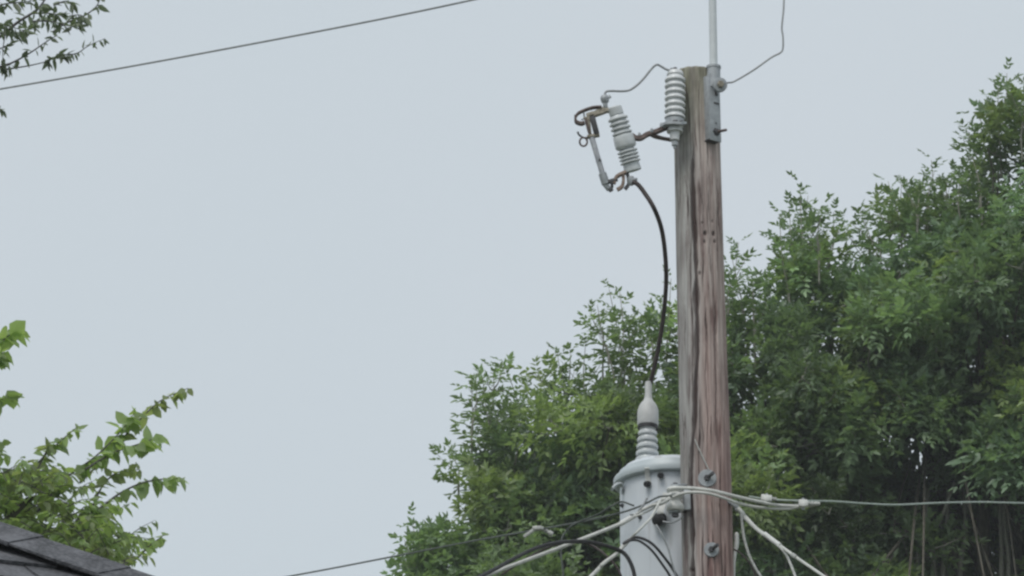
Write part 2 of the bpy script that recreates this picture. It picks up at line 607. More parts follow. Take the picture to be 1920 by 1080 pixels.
# ------------------------------------------------------------------ pole top mast, its bracket and tap wire
def build_mast():
    B = pole_pt(1338, 262)
    t = thing('pole_top_mast', 'pale pipe standing in a grey steel bracket bolted to the pole top', 'mast', B)
    th, _ = pole_theta(1337, 200)
    th *= 0.80
    out = Vector((math.sin(th), -math.cos(th), 0))
    side = Vector((math.cos(th), math.sin(th), 0))
    z0, z1 = at(1338, 266, YP - 0.1).z, at(1340, 124, YP - 0.1).z

    def P(z, o, s_): return Vector((0, 0, z)) + Vector((pole_c(z).x, pole_c(z).y, 0)) + out * (pole_r(z) + o) + side * s_
    mb = MB()
    W = 0.066
    axis = (P(z1, 0, 0) - P(z0, 0, 0)).normalized()
    # channel: web and two flanges
    mb.box((P(z0, 0.029, 0) + P(z1 - 0.04, 0.029, 0)) / 2, side, out, axis, W, 0.006, z1 - z0 - 0.04, 0.0015)
    for s_ in (-1, 1):
        mb.box((P(z0, 0.010, s_ * (W / 2 - 0.003)) + P(z1 - 0.05, 0.010, s_ * (W / 2 - 0.003))) / 2, side, out, axis, 0.0055, 0.034, z1 - z0 - 0.06, 0.0015)
    br = mb.build('bracket', M['galv'], t)
    MB().box(P(z1 - 0.188, 0.0325, 0.010), side, out, axis, 0.030, 0.004, 0.010, 0.001).build('slot', M['steel_dark'], br)
    MB().tube([P(z1 - 0.120, 0.0325, 0.004), P(z1 - 0.150, 0.0330, 0.012)], 0.007, 8).build('slot', M['steel_dark'], br)
    MB().tube([P(z1 - 0.288, 0.0315, 0.004), P(z1 - 0.288, 0.034, 0.004)], 0.004, 10).build('slot', M['steel_dark'], br)
    pc = P(0, 0.022, 0.006); pc.z = 0
    mp = pole_c(z1) + out * (pole_r(z1) + 0.022) + side * 0.008
    zt = at(1343, -44, YP).z
    pipe = MB().lathe(Vector((mp.x, mp.y, z1 - 0.10)), Vector((mp.x, mp.y, zt)), [(0, 0.018), (0, 0.0185), (0.3, 0.0185), (1, 0.0175)], 28)
    pipe.build('pipe', M['pipe'], t)
    c0, c1 = Vector((mp.x, mp.y, z1 - 0.11)), Vector((mp.x, mp.y, z1))
    MB().lathe(c0, c1, [(0, 0.028), (0.02, 0.031), (0.9, 0.031), (0.9, 0.034), (1.0, 0.034), (1.0, 0.019), (0.95, 0.0186)], 32).build('collar', M['galv'], t)
    # big round washer and bolt at the upper hole
    w = at(1350, 159, P(z1 - 0.1, 0.05, 0).y - 0.022)
    wd = (out * 0.45 + FWD * -0.8 + UP * -0.15).normalized()
    ws = MB().lathe(w - wd * 0.012, w + wd * 0.006, [(0, 0.030), (0.05, 0.034), (0.95, 0.034), (1, 0.032), (1, 0.012), (0.9, 0.0)], 32).build('washer', M['galv'], t)
    MB().lathe(w + wd * 0.006, w + wd * 0.022, [(0, 0.016), (0.1, 0.017), (0.8, 0.017), (1, 0.013)], 6).build('nut', M['bronze'], ws)
    # lower bolt that sticks out to the right
    q = P(z0 + 0.045, 0.032, 0.004)
    bd = (at(1366, 244, YP - 0.16) - at(1343, 249, YP - 0.11)).normalized()
    bo = MB()
    bo.lathe(q - bd * 0.008, q + bd * 0.062, [(0, 0.0065), (0.98, 0.0065), (1, 0.005)], 14)
    bo.build('bolt', M['rust'], t)
    MB().lathe(q - out * 0.001, q + out * 0.014, [(0, 0.020), (0.3, 0.020), (0.3, 0.014), (0.9, 0.014), (1, 0.012)], 6).build('nut', M['steel_dark'], t)
    # foot plate of the bracket
    MB().box(P(z0 + 0.003, 0.004, -0.006), side, out, axis, 0.06, 0.05, 0.008, 0.002).build('foot_plate', M['steel_dark'], t)
    # pin insulator on the mast head (above the picture)
    h0 = Vector((mp.x, mp.y, zt - 0.005))
    prof = [(0, 0.02), (0.0, 0.05), (0.12, 0.075), (0.2, 0.05), (0.3, 0.045), (0.38, 0.07), (0.46, 0.045), (0.8, 0.038), (0.85, 0.03), (0.9, 0.036), (1, 0.03), (1.0, 0)]
    MB().lathe(h0, h0 + UP * 0.16, prof, 32).build('pin_insulator', M['porcelain'], t)
    return h0 + UP * 0.14, w + wd * 0.018


MAST_HEAD, WASHER = build_mast()

# high primary line, tied to the mast head, sagging to the left
hp = [MAST_HEAD + Vector((30, -16.5, 1.5)), MAST_HEAD + Vector((8, -4.4, 0.25)), MAST_HEAD]


def on_span(px, py, k=0.55):
    """point of the line's vertical plane (straight in plan from the mast head) under a photo pixel"""
    Y = MAST_HEAD.y
    for _ in range(40):
        p = at(px, py, Y)
        Y = MAST_HEAD.y + k * (MAST_HEAD.x - p.x)
    return at(px, py, Y)


lp = [on_span(x, y) for x, y in ((885, 0), (440, 88.5), (0, 167), (-700, 282))]
lp.append(lp[-1] + (lp[-1] - lp[-2]) * 2 + Vector((0, 0, 0.15)))
lp.append(lp[-1] + (lp[-1] - lp[-2]) * 2 + Vector((0, 0, 0.9)))
line = hp + lp
w_ = spline(line, 14)
tag(MB().tube(w_, 0.0049, 8).build('overhead_line', M['wire'], None, w_[0]),
    'single thin overhead line crossing the upper sky', 'overhead line')

up_end = MAST_HEAD + Vector((0.36, -0.198, 0.008))
wt = spline([WASHER] + pix([(1366, 155), (1378, 152), (1412, 132), (1446, 108), (1463, 99), (1468, 90), (1468, 68), (1466, 52), (1469, 20), (1470, 0), (1472, -30)], YP - 0.13) + [up_end], 8)
tag(MB().tube(wt, 0.0042, 8).build('tap_wire', M['wire'], None, wt[0]), 'thin bent wire rising to the right of the pale mast pipe', 'wire')


# ------------------------------------------------------------------ surge arrester
YA = YP - 0.16


def sheds(prof, t0, t1, n, core, rim, thick=0.35):
    """n umbrella sheds between t0 and t1: flat dark underside, sloping top (t runs downwards)"""
    st = (t1 - t0) / n
    for i in range(n):
        a = t0 + i * st
        prof += [(a, core), (a + st * 0.22, core * 1.06), (a + st * 0.46, rim * 0.955), (a + st * 0.58, rim), (a + st * 0.80, rim), (a + st * 0.88, rim * 0.96), (a + st * 0.88, core * 1.12), (a + st * 0.93, core)]
    return prof


def build_arrester():
    top, bot = at(1266, 133, YA), at(1265, 270, YA)
    t = thing('surge_arrester', 'pale ribbed surge arrester standing against the pole top', 'surge arrester', bot)
    L = 270 - 133

    def T(y): return (y - 133) / L
    p = [(T(134), 0.012), (T(134), 13 * S), (T(136), 15 * S), (T(141), 16 * S), (T(143), 14.5 * S)]
    p = sheds(p, T(143), T(224), 7, 14.2 * S, 19.6 * S)
    p += [(T(224), 13 * S), (T(228), 13 * S), (T(228), 0.002)]
    MB().lathe(top, bot, p, 48).build('ribbed_housing', M['polymer'], t)
    p = [(T(234), 0.002), (T(234), 15.5 * S), (T(238), 15.5 * S), (T(239.5), 13 * S), (T(242), 13 * S), (T(246), 15.3 * S), (T(248), 15.0 * S), (T(248), 9.5 * S), (T(250), 9.5 * S), (T(263), 8.5 * S), (T(264), 7 * S), (T(264), 0.002)]
    MB().lathe(top, bot, p, 40).build('insulated_foot', M['polymer'], t)
    MB().lathe(top, bot, [(T(224.5), 0.01), (T(224.5), 17.5 * S), (T(233.8), 17.5 * S), (T(233.8), 0.01)], 40).build('clamp_band', M['galv'], t)
    mb = MB()
    mb.lathe(top, bot, [(T(263), 3 * S), (T(266), 3 * S), (T(266), 6.5 * S), (T(273), 6.0 * S), (T(273), 3.2 * S), (T(278), 3 * S), (T(278), 0.001)], 6)
    mb.build('foot_stud', M['galv'], t)
    mb = MB()
    mb.lathe(at(1266, 136, YA), at(1266, 127, YA), [(0, 9 * S), (0.35, 9 * S), (0.4, 4 * S), (1, 3.5 * S), (1, 0.001)], 12)
    mb.box(at(1263, 131, YA - 0.01), RIGHT, FWD, UP, 0.03, 0.02, 0.014, 0.003)
    mb.build('terminal', M['steel_dark'], t)
    mb = MB()
    mb.box(at(1266, 228, YA - 0.045), RIGHT, FWD, UP, 0.022, 0.018, 0.012, 0.002)
    mb.box(at(1277, 229, YA - 0.040), RIGHT, FWD, UP, 0.016, 0.016, 0.013, 0.002)
    mb.build('clamp_bolt', M['steel_dark'], t)


build_arrester()


# ------------------------------------------------------------------ bracket that carries the cutout
YC = YP - 0.20


def build_cutout_bracket():
    t = thing('cutout_bracket', 'rusty steel arm reaching from the pole to the fused cutout', 'bracket', at(1250, 240, YA))
    mb = MB()
    a = spline([at(1186, 255, YC + 0.01), at(1193, 259, YC), at(1202, 259, YC), at(1214, 252, YC + 0.01), at(1230, 247, YC + 0.02), at(1252, 238, YA + 0.02), at(1270, 232, YA + 0.07)], 6)
    mb.strap(a, 0.030, 0.017)
    mb.build('arm', M['rust'], t)
    a = [at(1218, 251, YC + 0.02), at(1226, 255, YC + 0.03), at(1240, 259, YA + 0.02), at(1262, 263, YA + 0.03)]
    MB().strap(spline(a, 5), 0.024, 0.010).build('strut', M['rust'], t)
    MB().strap([at(1243, 236, YA - 0.02), at(1249, 232, YA - 0.035), at(1262, 231, YA - 0.047), at(1275, 232, YA - 0.047), at(1284, 231, YA - 0.02)], 0.012, 0.022, UP).build('clip', M['galv'], t)
    for (x, y) in ((1199, 255), (1222, 247)):
        c = at(x, y, YC)
        MB().lathe(c - UP * 0.004, c + UP * 0.016, [(0, 0.007), (0.1, 0.0085), (0.7, 0.0085), (1, 0.005)], 6).build('bolt', M['galv'], t)
    MB().box(at(1243, 237, YA), RIGHT, FWD, UP, 0.028, 0.04, 0.026, 0.004).build('clamp', M['galv'], t)
    # plate wrapped on the pole, behind the arrester
    c = pole_pt(1274, 236)
    MB().box(c + Vector((0, 0.0, 0)), RIGHT, FWD, UP, 0.03, 0.05, 0.09, 0.003).build('pole_plate', M['galv'], t)


build_cutout_bracket()


# ------------------------------------------------------------------ fused cutout
def build_cutout():
    tilt = 0.055                                           # the head leans towards the camera
    top, bot = at(1152, 200, YC - tilt), at(1187, 321, YC + 0.02)
    t = thing('fuse_cutout', 'fused cutout with ribbed grey insulator and open fuse tube', 'fuse cutout', bot)
    ax = (bot - top).normalized()

    def A(f): return top + (bot - top) * f
    p = [(0, 0.002), (0, 11.5 * S), (0.015, 13 * S), (0.12, 13.6 * S), (0.135, 12 * S)]
    p = sheds(p, 0.14, 0.435, 4, 14 * S, 19 * S)
    p += [(0.437, 15 * S), (0.445, 18.5 * S), (0.455, 19.2 * S), (0.60, 20.2 * S), (0.625, 19.6 * S), (0.645, 17.5 * S), (0.655, 13 * S)]
    p = sheds(p, 0.66, 0.875, 4, 14 * S, 19.5 * S)
    p += [(0.875, 14.5 * S), (0.885, 15.5 * S), (0.99, 16.5 * S), (1.0, 15.5 * S), (1.0, 0.002)]
    MB().lathe(top, bot, p, 44).build('insulator', M['porcelain'], t)

    def Q(x, y, d=0.0): return at(x, y, YC - 0.05 + 0.06 * (y - 200) / 120 + d)
    # upper arm, terminal
    mb = MB()
    mb.strap([Q(1149, 208), Q(1138, 207), Q(1128, 211), Q(1113, 216)], 0.028, 0.016)
    mb.strap([Q(1138, 200), Q(1130, 204), Q(1120, 209), Q(1107, 215)], 0.020, 0.012)
    mb.build('upper_arm', M['bronze'], t)
    mb = MB()
    mb.bar(Q(1136, 203), Q(1134, 192), 0.020, 0.024, 0.003)
    mb.lathe(Q(1135, 194), Q(1133, 178), [(0, 5 * S), (0.2, 7.5 * S), (0.6, 8.5 * S), (0.8, 7.5 * S), (1, 4.5 * S)], 8)
    mb.bar(Q(1134, 187), Q(1145, 180), 0.014, 0.014, 0.002)
    mb.build('terminal', M['galv'], t)
    # hood: curved strap that arches over the upper contact
    h = spline([Q(1128, 201), Q(1112, 202), Q(1096, 207), Q(1084, 213), Q(1079, 221), Q(1079, 229)], 5)
    MB().strap(h, 0.030, 0.007).build('hood', M['rust'], t)
    h = spline([Q(1079, 216), Q(1080, 228), Q(1090, 232), Q(1096, 230)], 5)
    MB().strap(h, 0.032, 0.011).build('hood_lip', M['rust'], t)
    MB().tube([Q(1094, 208), Q(1096, 222), Q(1090, 225)], 0.0035, 8).build('spring_wire', M['wire'], t)
    # upper contact and its dark casing
    mb = MB()
    mb.bar(Q(1102, 212), Q(1107, 257), 0.014, 0.020, 0.002)
    mb.bar(Q(1113, 212), Q(1100, 217), 0.018, 0.022, 0.003)
    mb.bar(Q(1101, 257), Q(1124, 253), 0.013, 0.028, 0.002)
    mb.bar(Q(1094, 222), Q(1104, 221), 0.010, 0.014, 0.002)
    mb.build('upper_contact', M['bronze'], t)
    MB().bar(Q(1110, 218, -0.006), Q(1119, 252, -0.006), 10 * S, 0.022, 0.003).build('contact_casing', M['steel_dark'], t)
    mb = MB()
    mb.bar(Q(1098, 224, -0.01), Q(1105, 250, -0.01), 0.012, 0.014, 0.003)
    mb.build('latch', M['rust'], t)
    # pull ring and hook
    c = Q(1094, 266)
    ring = [c + RIGHT * math.cos(a) * 7 * S + (UP * 0.95 - FWD * 0.3) * math.sin(a) * 8 * S for a in np.linspace(0, 2 * math.pi, 25)]
    MB().tube(ring, 0.0045, 8, False).build('pull_ring', M['rust'], t)
    hk = spline([Q(1103, 258), Q(1094, 258), Q(1086, 253), Q(1083, 247)], 5)
    MB().tube(hk, 0.0048, 8).build('hook', M['steel_dark'], t)
    # fuse tube
    f0, f1 = Q(1109, 256), Q(1131, 330)
    MB().lathe(f0, f1, [(0, 4.6 * S), (0.03, 5.4 * S), (0.6, 5.0 * S), (0.6, 5.8 * S), (0.63, 5.8 * S), (0.63, 5.2 * S), (1, 5.2 * S)], 24).build('fuse_tube', M['fuse'], t)
    MB().box(f0 + (f1 - f0) * 0.615 - FWD * 0.011 + RIGHT * 0.004, RIGHT, FWD, UP, 0.010, 0.010, 0.012, 0.002).build('tube_mark', M['steel_dark'], t)
    # lower ferrule, hinge and contacts
    mb = MB()
    mb.lathe(Q(1129, 324), Q(1137, 348), [(0, 5.5 * S), (0.05, 7.5 * S), (0.85, 8 * S), (1, 5 * S)], 18)
    mb.bar(Q(1134, 345), Q(1143, 356), 0.022, 0.026, 0.004)
    mb.build('lower_ferrule', M['galv'], t)
    mb = MB()
    mb.bar(Q(1138, 342, -0.004), Q(1158, 336, -0.004), 0.016, 0.022, 0.003)
    mb.bar(Q(1143, 352, -0.006), Q(1147, 359, -0.006), 0.020, 0.018, 0.003)
    mb.bar(Q(1146, 336), Q(1148, 352), 0.012, 0.030, 0.002)
    mb.build('hinge', M['steel_dark'], t)
    mb = MB()
    mb.strap(spline([Q(1178, 322), Q(1166, 326), Q(1155, 333), Q(1152, 345)], 4), 0.030, 0.012)
    mb.strap(spline([Q(1168, 324), Q(1169, 338), Q(1166, 350), Q(1157, 356)], 4), 0.022, 0.014)
    mb.build('lower_contact', M['copper'], t)
    mb = MB()
    mb.strap(spline([Q(1175, 322), Q(1178, 334), Q(1178, 346), Q(1172, 355)], 4), 0.022, 0.014)
    mb.build('lower_spring', M['steel_dark'], t)
    mb = MB()
    mb.bar(Q(1178, 336, -0.01), Q(1194, 342, -0.01), 0.018, 0.024, 0.003)
    mb.lathe(Q(1183, 330, -0.012), Q(1183, 348, -0.012), [(0, 4 * S), (0.15, 6 * S), (0.85, 6 * S), (1, 4 * S)], 6)
    mb.bar(Q(1184, 337, -0.02), Q(1195, 335, -0.02), 0.010, 0.010, 0.002)
    mb.build('cable_clamp', M['galv'], t)


build_cutout()

cable('jumper_wire', [(1134, 180), (1135, 174), (1139, 171), (1150, 170.5), (1165, 171), (1180, 169), (1194, 160), (1208, 146), (1220, 131), (1228, 123), (1234, 121.5), (1242, 126), (1252, 131), (1263, 131)],
      4.3, 'wire', 'thin bent wire joining the cutout head to the arrester top', 'wire', YA - 0.02, n=8)
cable('drop_cable', [(1186, 341, YC), (1196, 346, YC), (1208, 361, YC), (1226, 390, YC), (1240, 428, YP - 0.1), (1247, 475, YP), (1249, 530, YP + 0.1), (1243, 600, YP + 0.2), (1232, 665, YP + 0.28), (1221, 712, YP + 0.33), (1217, 730, YP + 0.34)],
      8.6, 'brown_rubber', 'thick black cable curving from the cutout down to the transformer', 'cable', n=12, seg=14)


# ------------------------------------------------------------------ transformer
YT = YP + 0.34
ST = mpp(900, YT)


def build_transformer():
    cz_rim = at(1258, 904, YT)                             # rim level on the tank axis
    ctr = Vector((cz_rim.x, YT, 0))
    zr = cz_rim.z
    Rr, Rt = 108 * ST, 96 * ST
    zb = zr - 0.95
    t = thing('transformer', 'pale grey drum transformer hung behind the wooden pole', 'transformer', (ctr.x, YT, zb))

    def C(z): return Vector((ctr.x, YT, z))
    MB().lathe(C(zb), C(zr - 0.004), [(0, 0.002), (0, Rt * 0.93), (0.01, Rt * 0.97), (0.02, Rt), (0.4, Rt), (1.0, Rt), (1, 0.002)], 96).build('tank', M['tank'], t)
    MB().lathe(C(zr - 0.022), C(zr + 0.045), [(0, Rt + 0.001), (0, Rr - 0.008), (0.08, Rr - 0.002), (0.22, Rr), (0.42, Rr), (0.55, Rr - 0.004), (0.58, Rr - 0.010), (0.62, Rr - 0.018), (0.95, Rr - 0.026), (1.0, Rr - 0.034), (1.0, 0.002)], 96).build('lid_band', M['lid'], t)
    lid = MB().lathe(C(zr + 0.045), C(zr + 0.075), [(0, Rr - 0.034), (0.1, Rr - 0.036), (0.6, Rr - 0.05), (0.85, Rr - 0.09), (1, Rr - 0.14), (1, 0.002)], 96).build('lid', M['tank'], t)
    # high voltage bushing
    b0 = at(1213, 868, YT - 0.02)
    b0.z = zr + 0.05
    b1 = at(1216, 716, YT - 0.005)
    ax = b1 - b0
    L = ax.length
    yb, yt = 868, 716

    def T(y): return (yb - y) / (yb - yt)
    prof = [(0, 0.002), (0, 25 * ST), (T(858), 25 * ST), (T(856), 23 * ST), (T(853), 18 * ST)]
    for y, r in ((851, 22.5), (839.5, 21.5), (828, 20.5), (816.5, 19.5), (805, 18)):
        prof += [(T(y + 5.0), r * ST * 0.70), (T(y + 3.2), r * ST * 0.74), (T(y + 2.6), r * ST * 0.97), (T(y), r * ST), (T(y - 2.6), r * ST * 0.96), (T(y - 5.2), r * ST * 0.74)]
    prof += [(T(796), 16 * ST), (T(790), 15 * ST), (T(790), 0.002)]
    bush = MB().lathe(b0, b1, prof, 44).build('bushing', M['porcelain'], t)
    MB().lathe(b0, b1, [(T(797), 16.4 * ST), (T(797), 19.2 * ST), (T(791.5), 19.2 * ST), (T(791.5), 16 * ST)], 40).build('rubber_ring', M['black_rubber'], bush)
    MB().lathe(b0, b1, [(T(791.3), 16 * ST), (T(791.3), 19 * ST), (T(789), 20.2 * ST), (T(772), 20.0 * ST), (T(764), 19.2 * ST), (T(758), 17 * ST), (T(753), 13.5 * ST), (T(749), 9.5 * ST), (T(745), 7.6 * ST), (T(735), 6.4 * ST), (T(718), 6.4 * ST), (T(716), 6 * ST), (T(716), 0.002)], 40).build('animal_guard', M['guard'], bush)
    # lid lock, lug, nuts, low voltage bushings on the tank wall
    def wall(px, py, out=0.0):
        Y = YT
        for _ in range(6):
            p = at(px, py, Y)
            dx = max(-Rt * .999, min(Rt * .999, p.x - ctr.x))
            Y = YT - math.sqrt((Rt + out) ** 2 - dx * dx)
        return at(px, py, Y)

    def nrm(p): return Vector((p.x - ctr.x, p.y - YT, 0)).normalized()
    lug = spline([wall(1166, 925, 0.004), wall(1166, 913, 0.01), at(1162, 908, YT - 0.11), at(1154, 910, YT - 0.13), at(1147, 917, YT - 0.14)], 5)
    MB().strap(lug, 0.028, 0.008, FWD).build('lifting_lug', M['pipe'], t)
    p0, p1 = wall(1214, 898, 0.004), wall(1213, 879, 0.034)
    lk = MB()
    lk.strap([wall(1217, 906, 0.004), wall(1214, 893, 0.010), wall(1213, 884, 0.022), wall(1213, 877, 0.036)], 0.022, 0.007, RIGHT)
    lk.build('lid_lock', M['sleeve'], t)
    for (x, y, r) in ((1217, 907, 0.014), (1240, 891, 0.013)):
        c = wall(x, y)
        n_ = (nrm(c) + UP * -0.35).normalized()
        MB().lathe(c - n_ * 0.004, c + n_ * 0.038, [(0, r * 0.7), (0.2, r * 0.7), (0.25, r), (0.85, r * 1.05), (1, r * 0.75)], 10).build('lid_bolt', M['black_rubber'], t)
    for (x, y) in ((1168, 948), (1201, 970)):
        c = wall(x, y)
        n_ = nrm(c)
        MB().lathe(c - n_ * 0.003, c + n_ * 0.018, [(0, 0.010), (0.5, 0.010), (0.5, 0.006), (1, 0.006)], 8).build('wall_stud', M['steel_dark'], t)
    c = wall(1238, 972)
    n_ = (nrm(c) + UP * -0.45).normalized()
    lv = MB().lathe(c - n_ * 0.02, c + n_ * 0.07, [(0, 0.026), (0.2, 0.026), (0.25, 0.031), (0.5, 0.031), (0.55, 0.026), (0.7, 0.03), (0.95, 0.026), (1, 0.016)], 24).build('low_voltage_bushing', M['black_rubber'], t)
    st = spline([wall(1250, 925, 0.05), wall(1243, 943, 0.06), wall(1238, 958, 0.070), wall(1238, 963, 0.068)], 5)
    MB().strap(st, 0.030, 0.008, RIGHT).build('terminal_strap', M['sleeve'], lv)
    # hangers that hold the tank on the pole, hidden behind it
    for z in (zr - 0.12, zr - 0.7):
        d = Vector((pole_c(z).x - ctr.x, pole_c(z).y - YT, 0))
        u = d.normalized()
        MB().bar(C(z) + u * (Rt - 0.01), C(z) + u * (d.length - pole_r(z) + 0.01), 0.05, 0.06, 0.003).build('hanger', M['galv'], t)
    return wall


TWALL = build_transformer()


# ------------------------------------------------------------------ through bolts with round washers
def washer_bolt(px, py, r, label):
    p = pole_pt(px, py)
    c = pole_c(p.z)
    n_ = Vector((p.x - c.x, p.y - c.y, 0)).normalized()
    n_ = (n_ + Vector((-0.12, -0.5, -0.1))).normalized()
    t = thing('washer_bolt', label, 'bolt', p, 'round washers bolted to the pole face')
    q = p - n_ * 0.002
    R = r * mpp(py, YP)
    MB().lathe(q - n_ * 0.01, q + n_ * 0.010, [(0, R), (0.75, R), (0.9, R * 0.985), (1, R * 0.93), (1, 0.002)], 40).build('washer', M['galv'], t)
    MB().lathe(q + n_ * 0.010, q + n_ * 0.024, [(0, 0.0145), (0.85, 0.0145), (1, 0.012)], 6).build('nut', M['steel_dark'], t)
    e = (n_ + RIGHT * 0.8 + UP * 0.4).normalized()
    MB().tube([q + n_ * 0.012, q + n_ * 0.012 + e * 0.045], 0.0085, 10).build('bolt_shank', M['steel_dark'], t)


washer_bolt(1326, 897, 17, 'larger round washer and bolt, just above the pale cables on the pole')
washer_bolt(1334, 1031, 14.2, 'smaller round washer and bolt low on the pole, below the cables')


# ------------------------------------------------------------------ spool insulator
YS = YP - 0.10


def build_spool():
    c0, c1 = at(1266, 958, YS), at(1265, 914, YS)
    t = thing('spool_insulator', 'white spool insulator in a steel clevis at the pole edge', 'insulator', c0)
    MB().lathe(c0, c1, [(0.0, 0.004), (0.0, 14 * S), (0.08, 16.5 * S), (0.2, 16.5 * S), (0.3, 14 * S), (0.36, 10.5 * S), (0.48, 10.5 * S), (0.54, 14 * S), (0.62, 16 * S), (0.70, 14 * S), (0.75, 11 * S), (0.82, 14 * S), (0.9, 15.5 * S), (0.97, 14 * S), (1, 11 * S), (1, 0.004)], 40).build('spool', M['sleeve'], t)
    mb = MB()
    e0, e1 = at(1266, 961, YS), at(1292, 955, YP - 0.02)
    mb.strap([at(1254, 960, YS), e0, at(1280, 956, YS + 0.02), e1], 0.035, 0.008, FWD)
    mb.strap([at(1258, 911, YS), at(1266, 911, YS), at(1280, 911, YS + 0.02), at(1292, 912, YP - 0.02)], 0.03, 0.008, FWD)
    mb.bar(at(1288, 912, YP - 0.09), at(1289, 956, YP - 0.09), 0.030, 0.012, 0.002)
    mb.build('clevis', M['galv'], t)
    MB().lathe(at(1266, 969, YS), at(1266, 906, YS), [(0, 0.006), (0, 0.016), (0.09, 0.016), (0.09, 0.007), (0.93, 0.007), (0.93, 0.013), (1, 0.011)], 8).build('pin', M['steel_dark'], t)


build_spool()

# ------------------------------------------------------------------ cables round the pole
YF = YP - 0.15
cable('messenger_wire', [(-900, 1290, 34), (100, 1160, 27), (540, 1081, 24.6), (750, 1041, 23.3), (900, 1012, 22.4), (1060, 984, 21.4), (1150, 965, 20.9), (1190, 953, 20.75), (1215, 942, YF), (1238, 931, YF), (1266, 931, YF + 0.02)],
      3.6, 'wire_dark', 'thin dark bare wire running low across the sky to the spool insulator', 'wire')
cable('service_cable', [(-1500, 2300, 15.9), (-200, 1600, 17.6), (500, 1255, 18.9), (760, 1142, 19.6), (912, 1079, 20.1), (980, 1053, 20.25), (1055, 1025, 20.42), (1100, 1007.5, 20.47), (1148, 988.5, 20.51), (1170, 979.5, YF - 0.03)],
      7.4, 'white_cable', 'chalky white cable sloping down left, crossed by the black cable', 'cable')
cable('cable_sleeve', [(1163, 982.5, YF - 0.03), (1176, 975, YF - 0.02), (1190, 966.5, YF)], 10, 'sleeve', 'thick white sleeve at the upper end of the left service cable', 'sleeve')
cable('service_strand', [(1188, 967, YF), (1204, 957, YF), (1220, 948, YF), (1240, 938, YF), (1256, 933, YF)], 4.6, 'alu', 'upper thin strand between the white sleeve and the spool insulator', 'wire', group='thin strands in front of the drum')
cable('service_strand', [(1188, 969, YF - 0.01), (1205, 963, YF - 0.02), (1222, 955, YF - 0.02), (1238, 945, YF - 0.01), (1258, 934, YF - 0.01)], 3.6, 'white_cable', 'lower thin strand between the white sleeve and the spool insulator', 'wire', group='thin strands in front of the drum')
cable('service_cable', [(-700, 2600, 15.9), (300, 1850, 17.8), (960, 1225, 20.05), (1108, 1081, 20.45), (1130, 1058, 20.48), (1155, 1039, 20.5), (1168, 1025, 20.52), (1180, 1012, 20.53)],
      7.4, 'white_cable', 'pale cable dropping steeply across the lower left of the transformer drum', 'cable')
cable('white_lead', [(1178, 1014, 20.53), (1192, 1000, YF - 0.1), (1210, 982, YF - 0.09), (1222, 969, YF - 0.07), (1232, 950, YF - 0.06), (1238, 938, YF - 0.02)], 4.8, 'white_cable', 'thin white lead running up over the drum face to the spool', 'wire')
cable('black_cable', [(-1400, 2320, 15.8), (-100, 1620, 17.4), (560, 1265, 18.8), (760, 1150, 19.4), (905, 1079, 19.95), (976, 1041, 20.15), (1010, 1026, 20.24), (1041, 1018, 20.32), (1080, 1015, 20.40), (1110, 1017, 20.45), (1140, 1024, 20.48), (1168, 1036, 20.5), (1182, 1055, 20.5), (1190, 1082, 20.5), (1196, 1140, 20.5), (1200, 1230, 20.6)],
      7.5, 'black_rubber', 'black cable arching over the white one and bending down at the drum', 'cable')
cable('looped_wire', [(940, 1078, 21.2), (1000, 1040, 21.1), (1050, 1019, 21.0), (1085, 1016, 20.95), (1114, 1025, 20.95), (1138, 1043, 20.9), (1158, 1066, 20.9), (1170, 1095, 20.9)],
      4.2, 'brown_rubber', 'thin brown wire looping below the black cable left of the drum', 'wire')
cable('looped_wire', [(1057, 1100, 21.0), (1056, 1075, 21.0), (1052, 1040, 21.0), (1053, 1012, 21.0), (1060, 998, 21.0), (1073, 985, 20.98), (1094, 975, 20.95), (1118, 966, 20.9), (1145, 950, 20.85), (1165, 941, 20.85), (1188, 948, 20.75)],
      3.6, 'wire_dark', 'thin dark wire hanging vertically from the bare wire left of the drum', 'wire')
cable('bushing_lead', [(1168, 1020, YF - 0.1), (1180, 1012, YF - 0.1), (1196, 1007.5, YF - 0.1), (1222, 1019, YF - 0.1), (1247, 1047, YF - 0.08), (1269, 1080, YF - 0.06), (1284, 1120, YF - 0.04)],
      5.2, 'black_rubber', 'upper of two black leads arching over the front of the drum', 'lead', group='black leads on the transformer drum')
cable('bushing_lead', [(1172, 1018, YF - 0.12), (1184, 1013, YF - 0.12), (1200, 1015, YF - 0.11), (1222, 1032, YF - 0.1), (1243, 1060, YF - 0.08), (1257, 1082, YF - 0.06), (1272, 1120, YF - 0.04)],
      4.6, 'black_rubber', 'lower of two black leads arching over the front of the drum', 'lead', group='black leads on the transformer drum')
cable('earth_wire', [(1230, 984, YF - 0.06), (1240, 1000, YF - 0.08), (1252, 1026, YF - 0.08), (1260, 1055, YF - 0.08), (1268, 1085, YF - 0.07), (1276, 1130, YF - 0.06)],
      3.6, 'wire', 'thin grey wire falling from the black bushing over the drum', 'wire')
cable('short_wire', [(1243, 978, YF - 0.05), (1258, 980, YF - 0.06), (1270, 976, YF - 0.02), (1280, 968, YP - 0.09)],
      3.4, 'wire', 'short grey wire from the black bushing to the pole', 'wire')
cable('spool_lead', [(1182, 966, YF - 0.02), (1194, 964, YF), (1200, 955, YF), (1208, 944, YF), (1213, 934, YF)],
      4.4, 'wire', 'short twisted wire tail where cables meet in front of the drum', 'wire')
cable('spool_lead', [(1204, 956, YF - 0.03), (1222, 948, YF - 0.03), (1240, 944, YF - 0.03), (1253, 937, YF - 0.02)],
      6.5, 'alu', 'pale bundled cable end beside the spool insulator', 'cable end')


def front(pts, out): return [pole_pt(x, y, out) for x, y in pts]


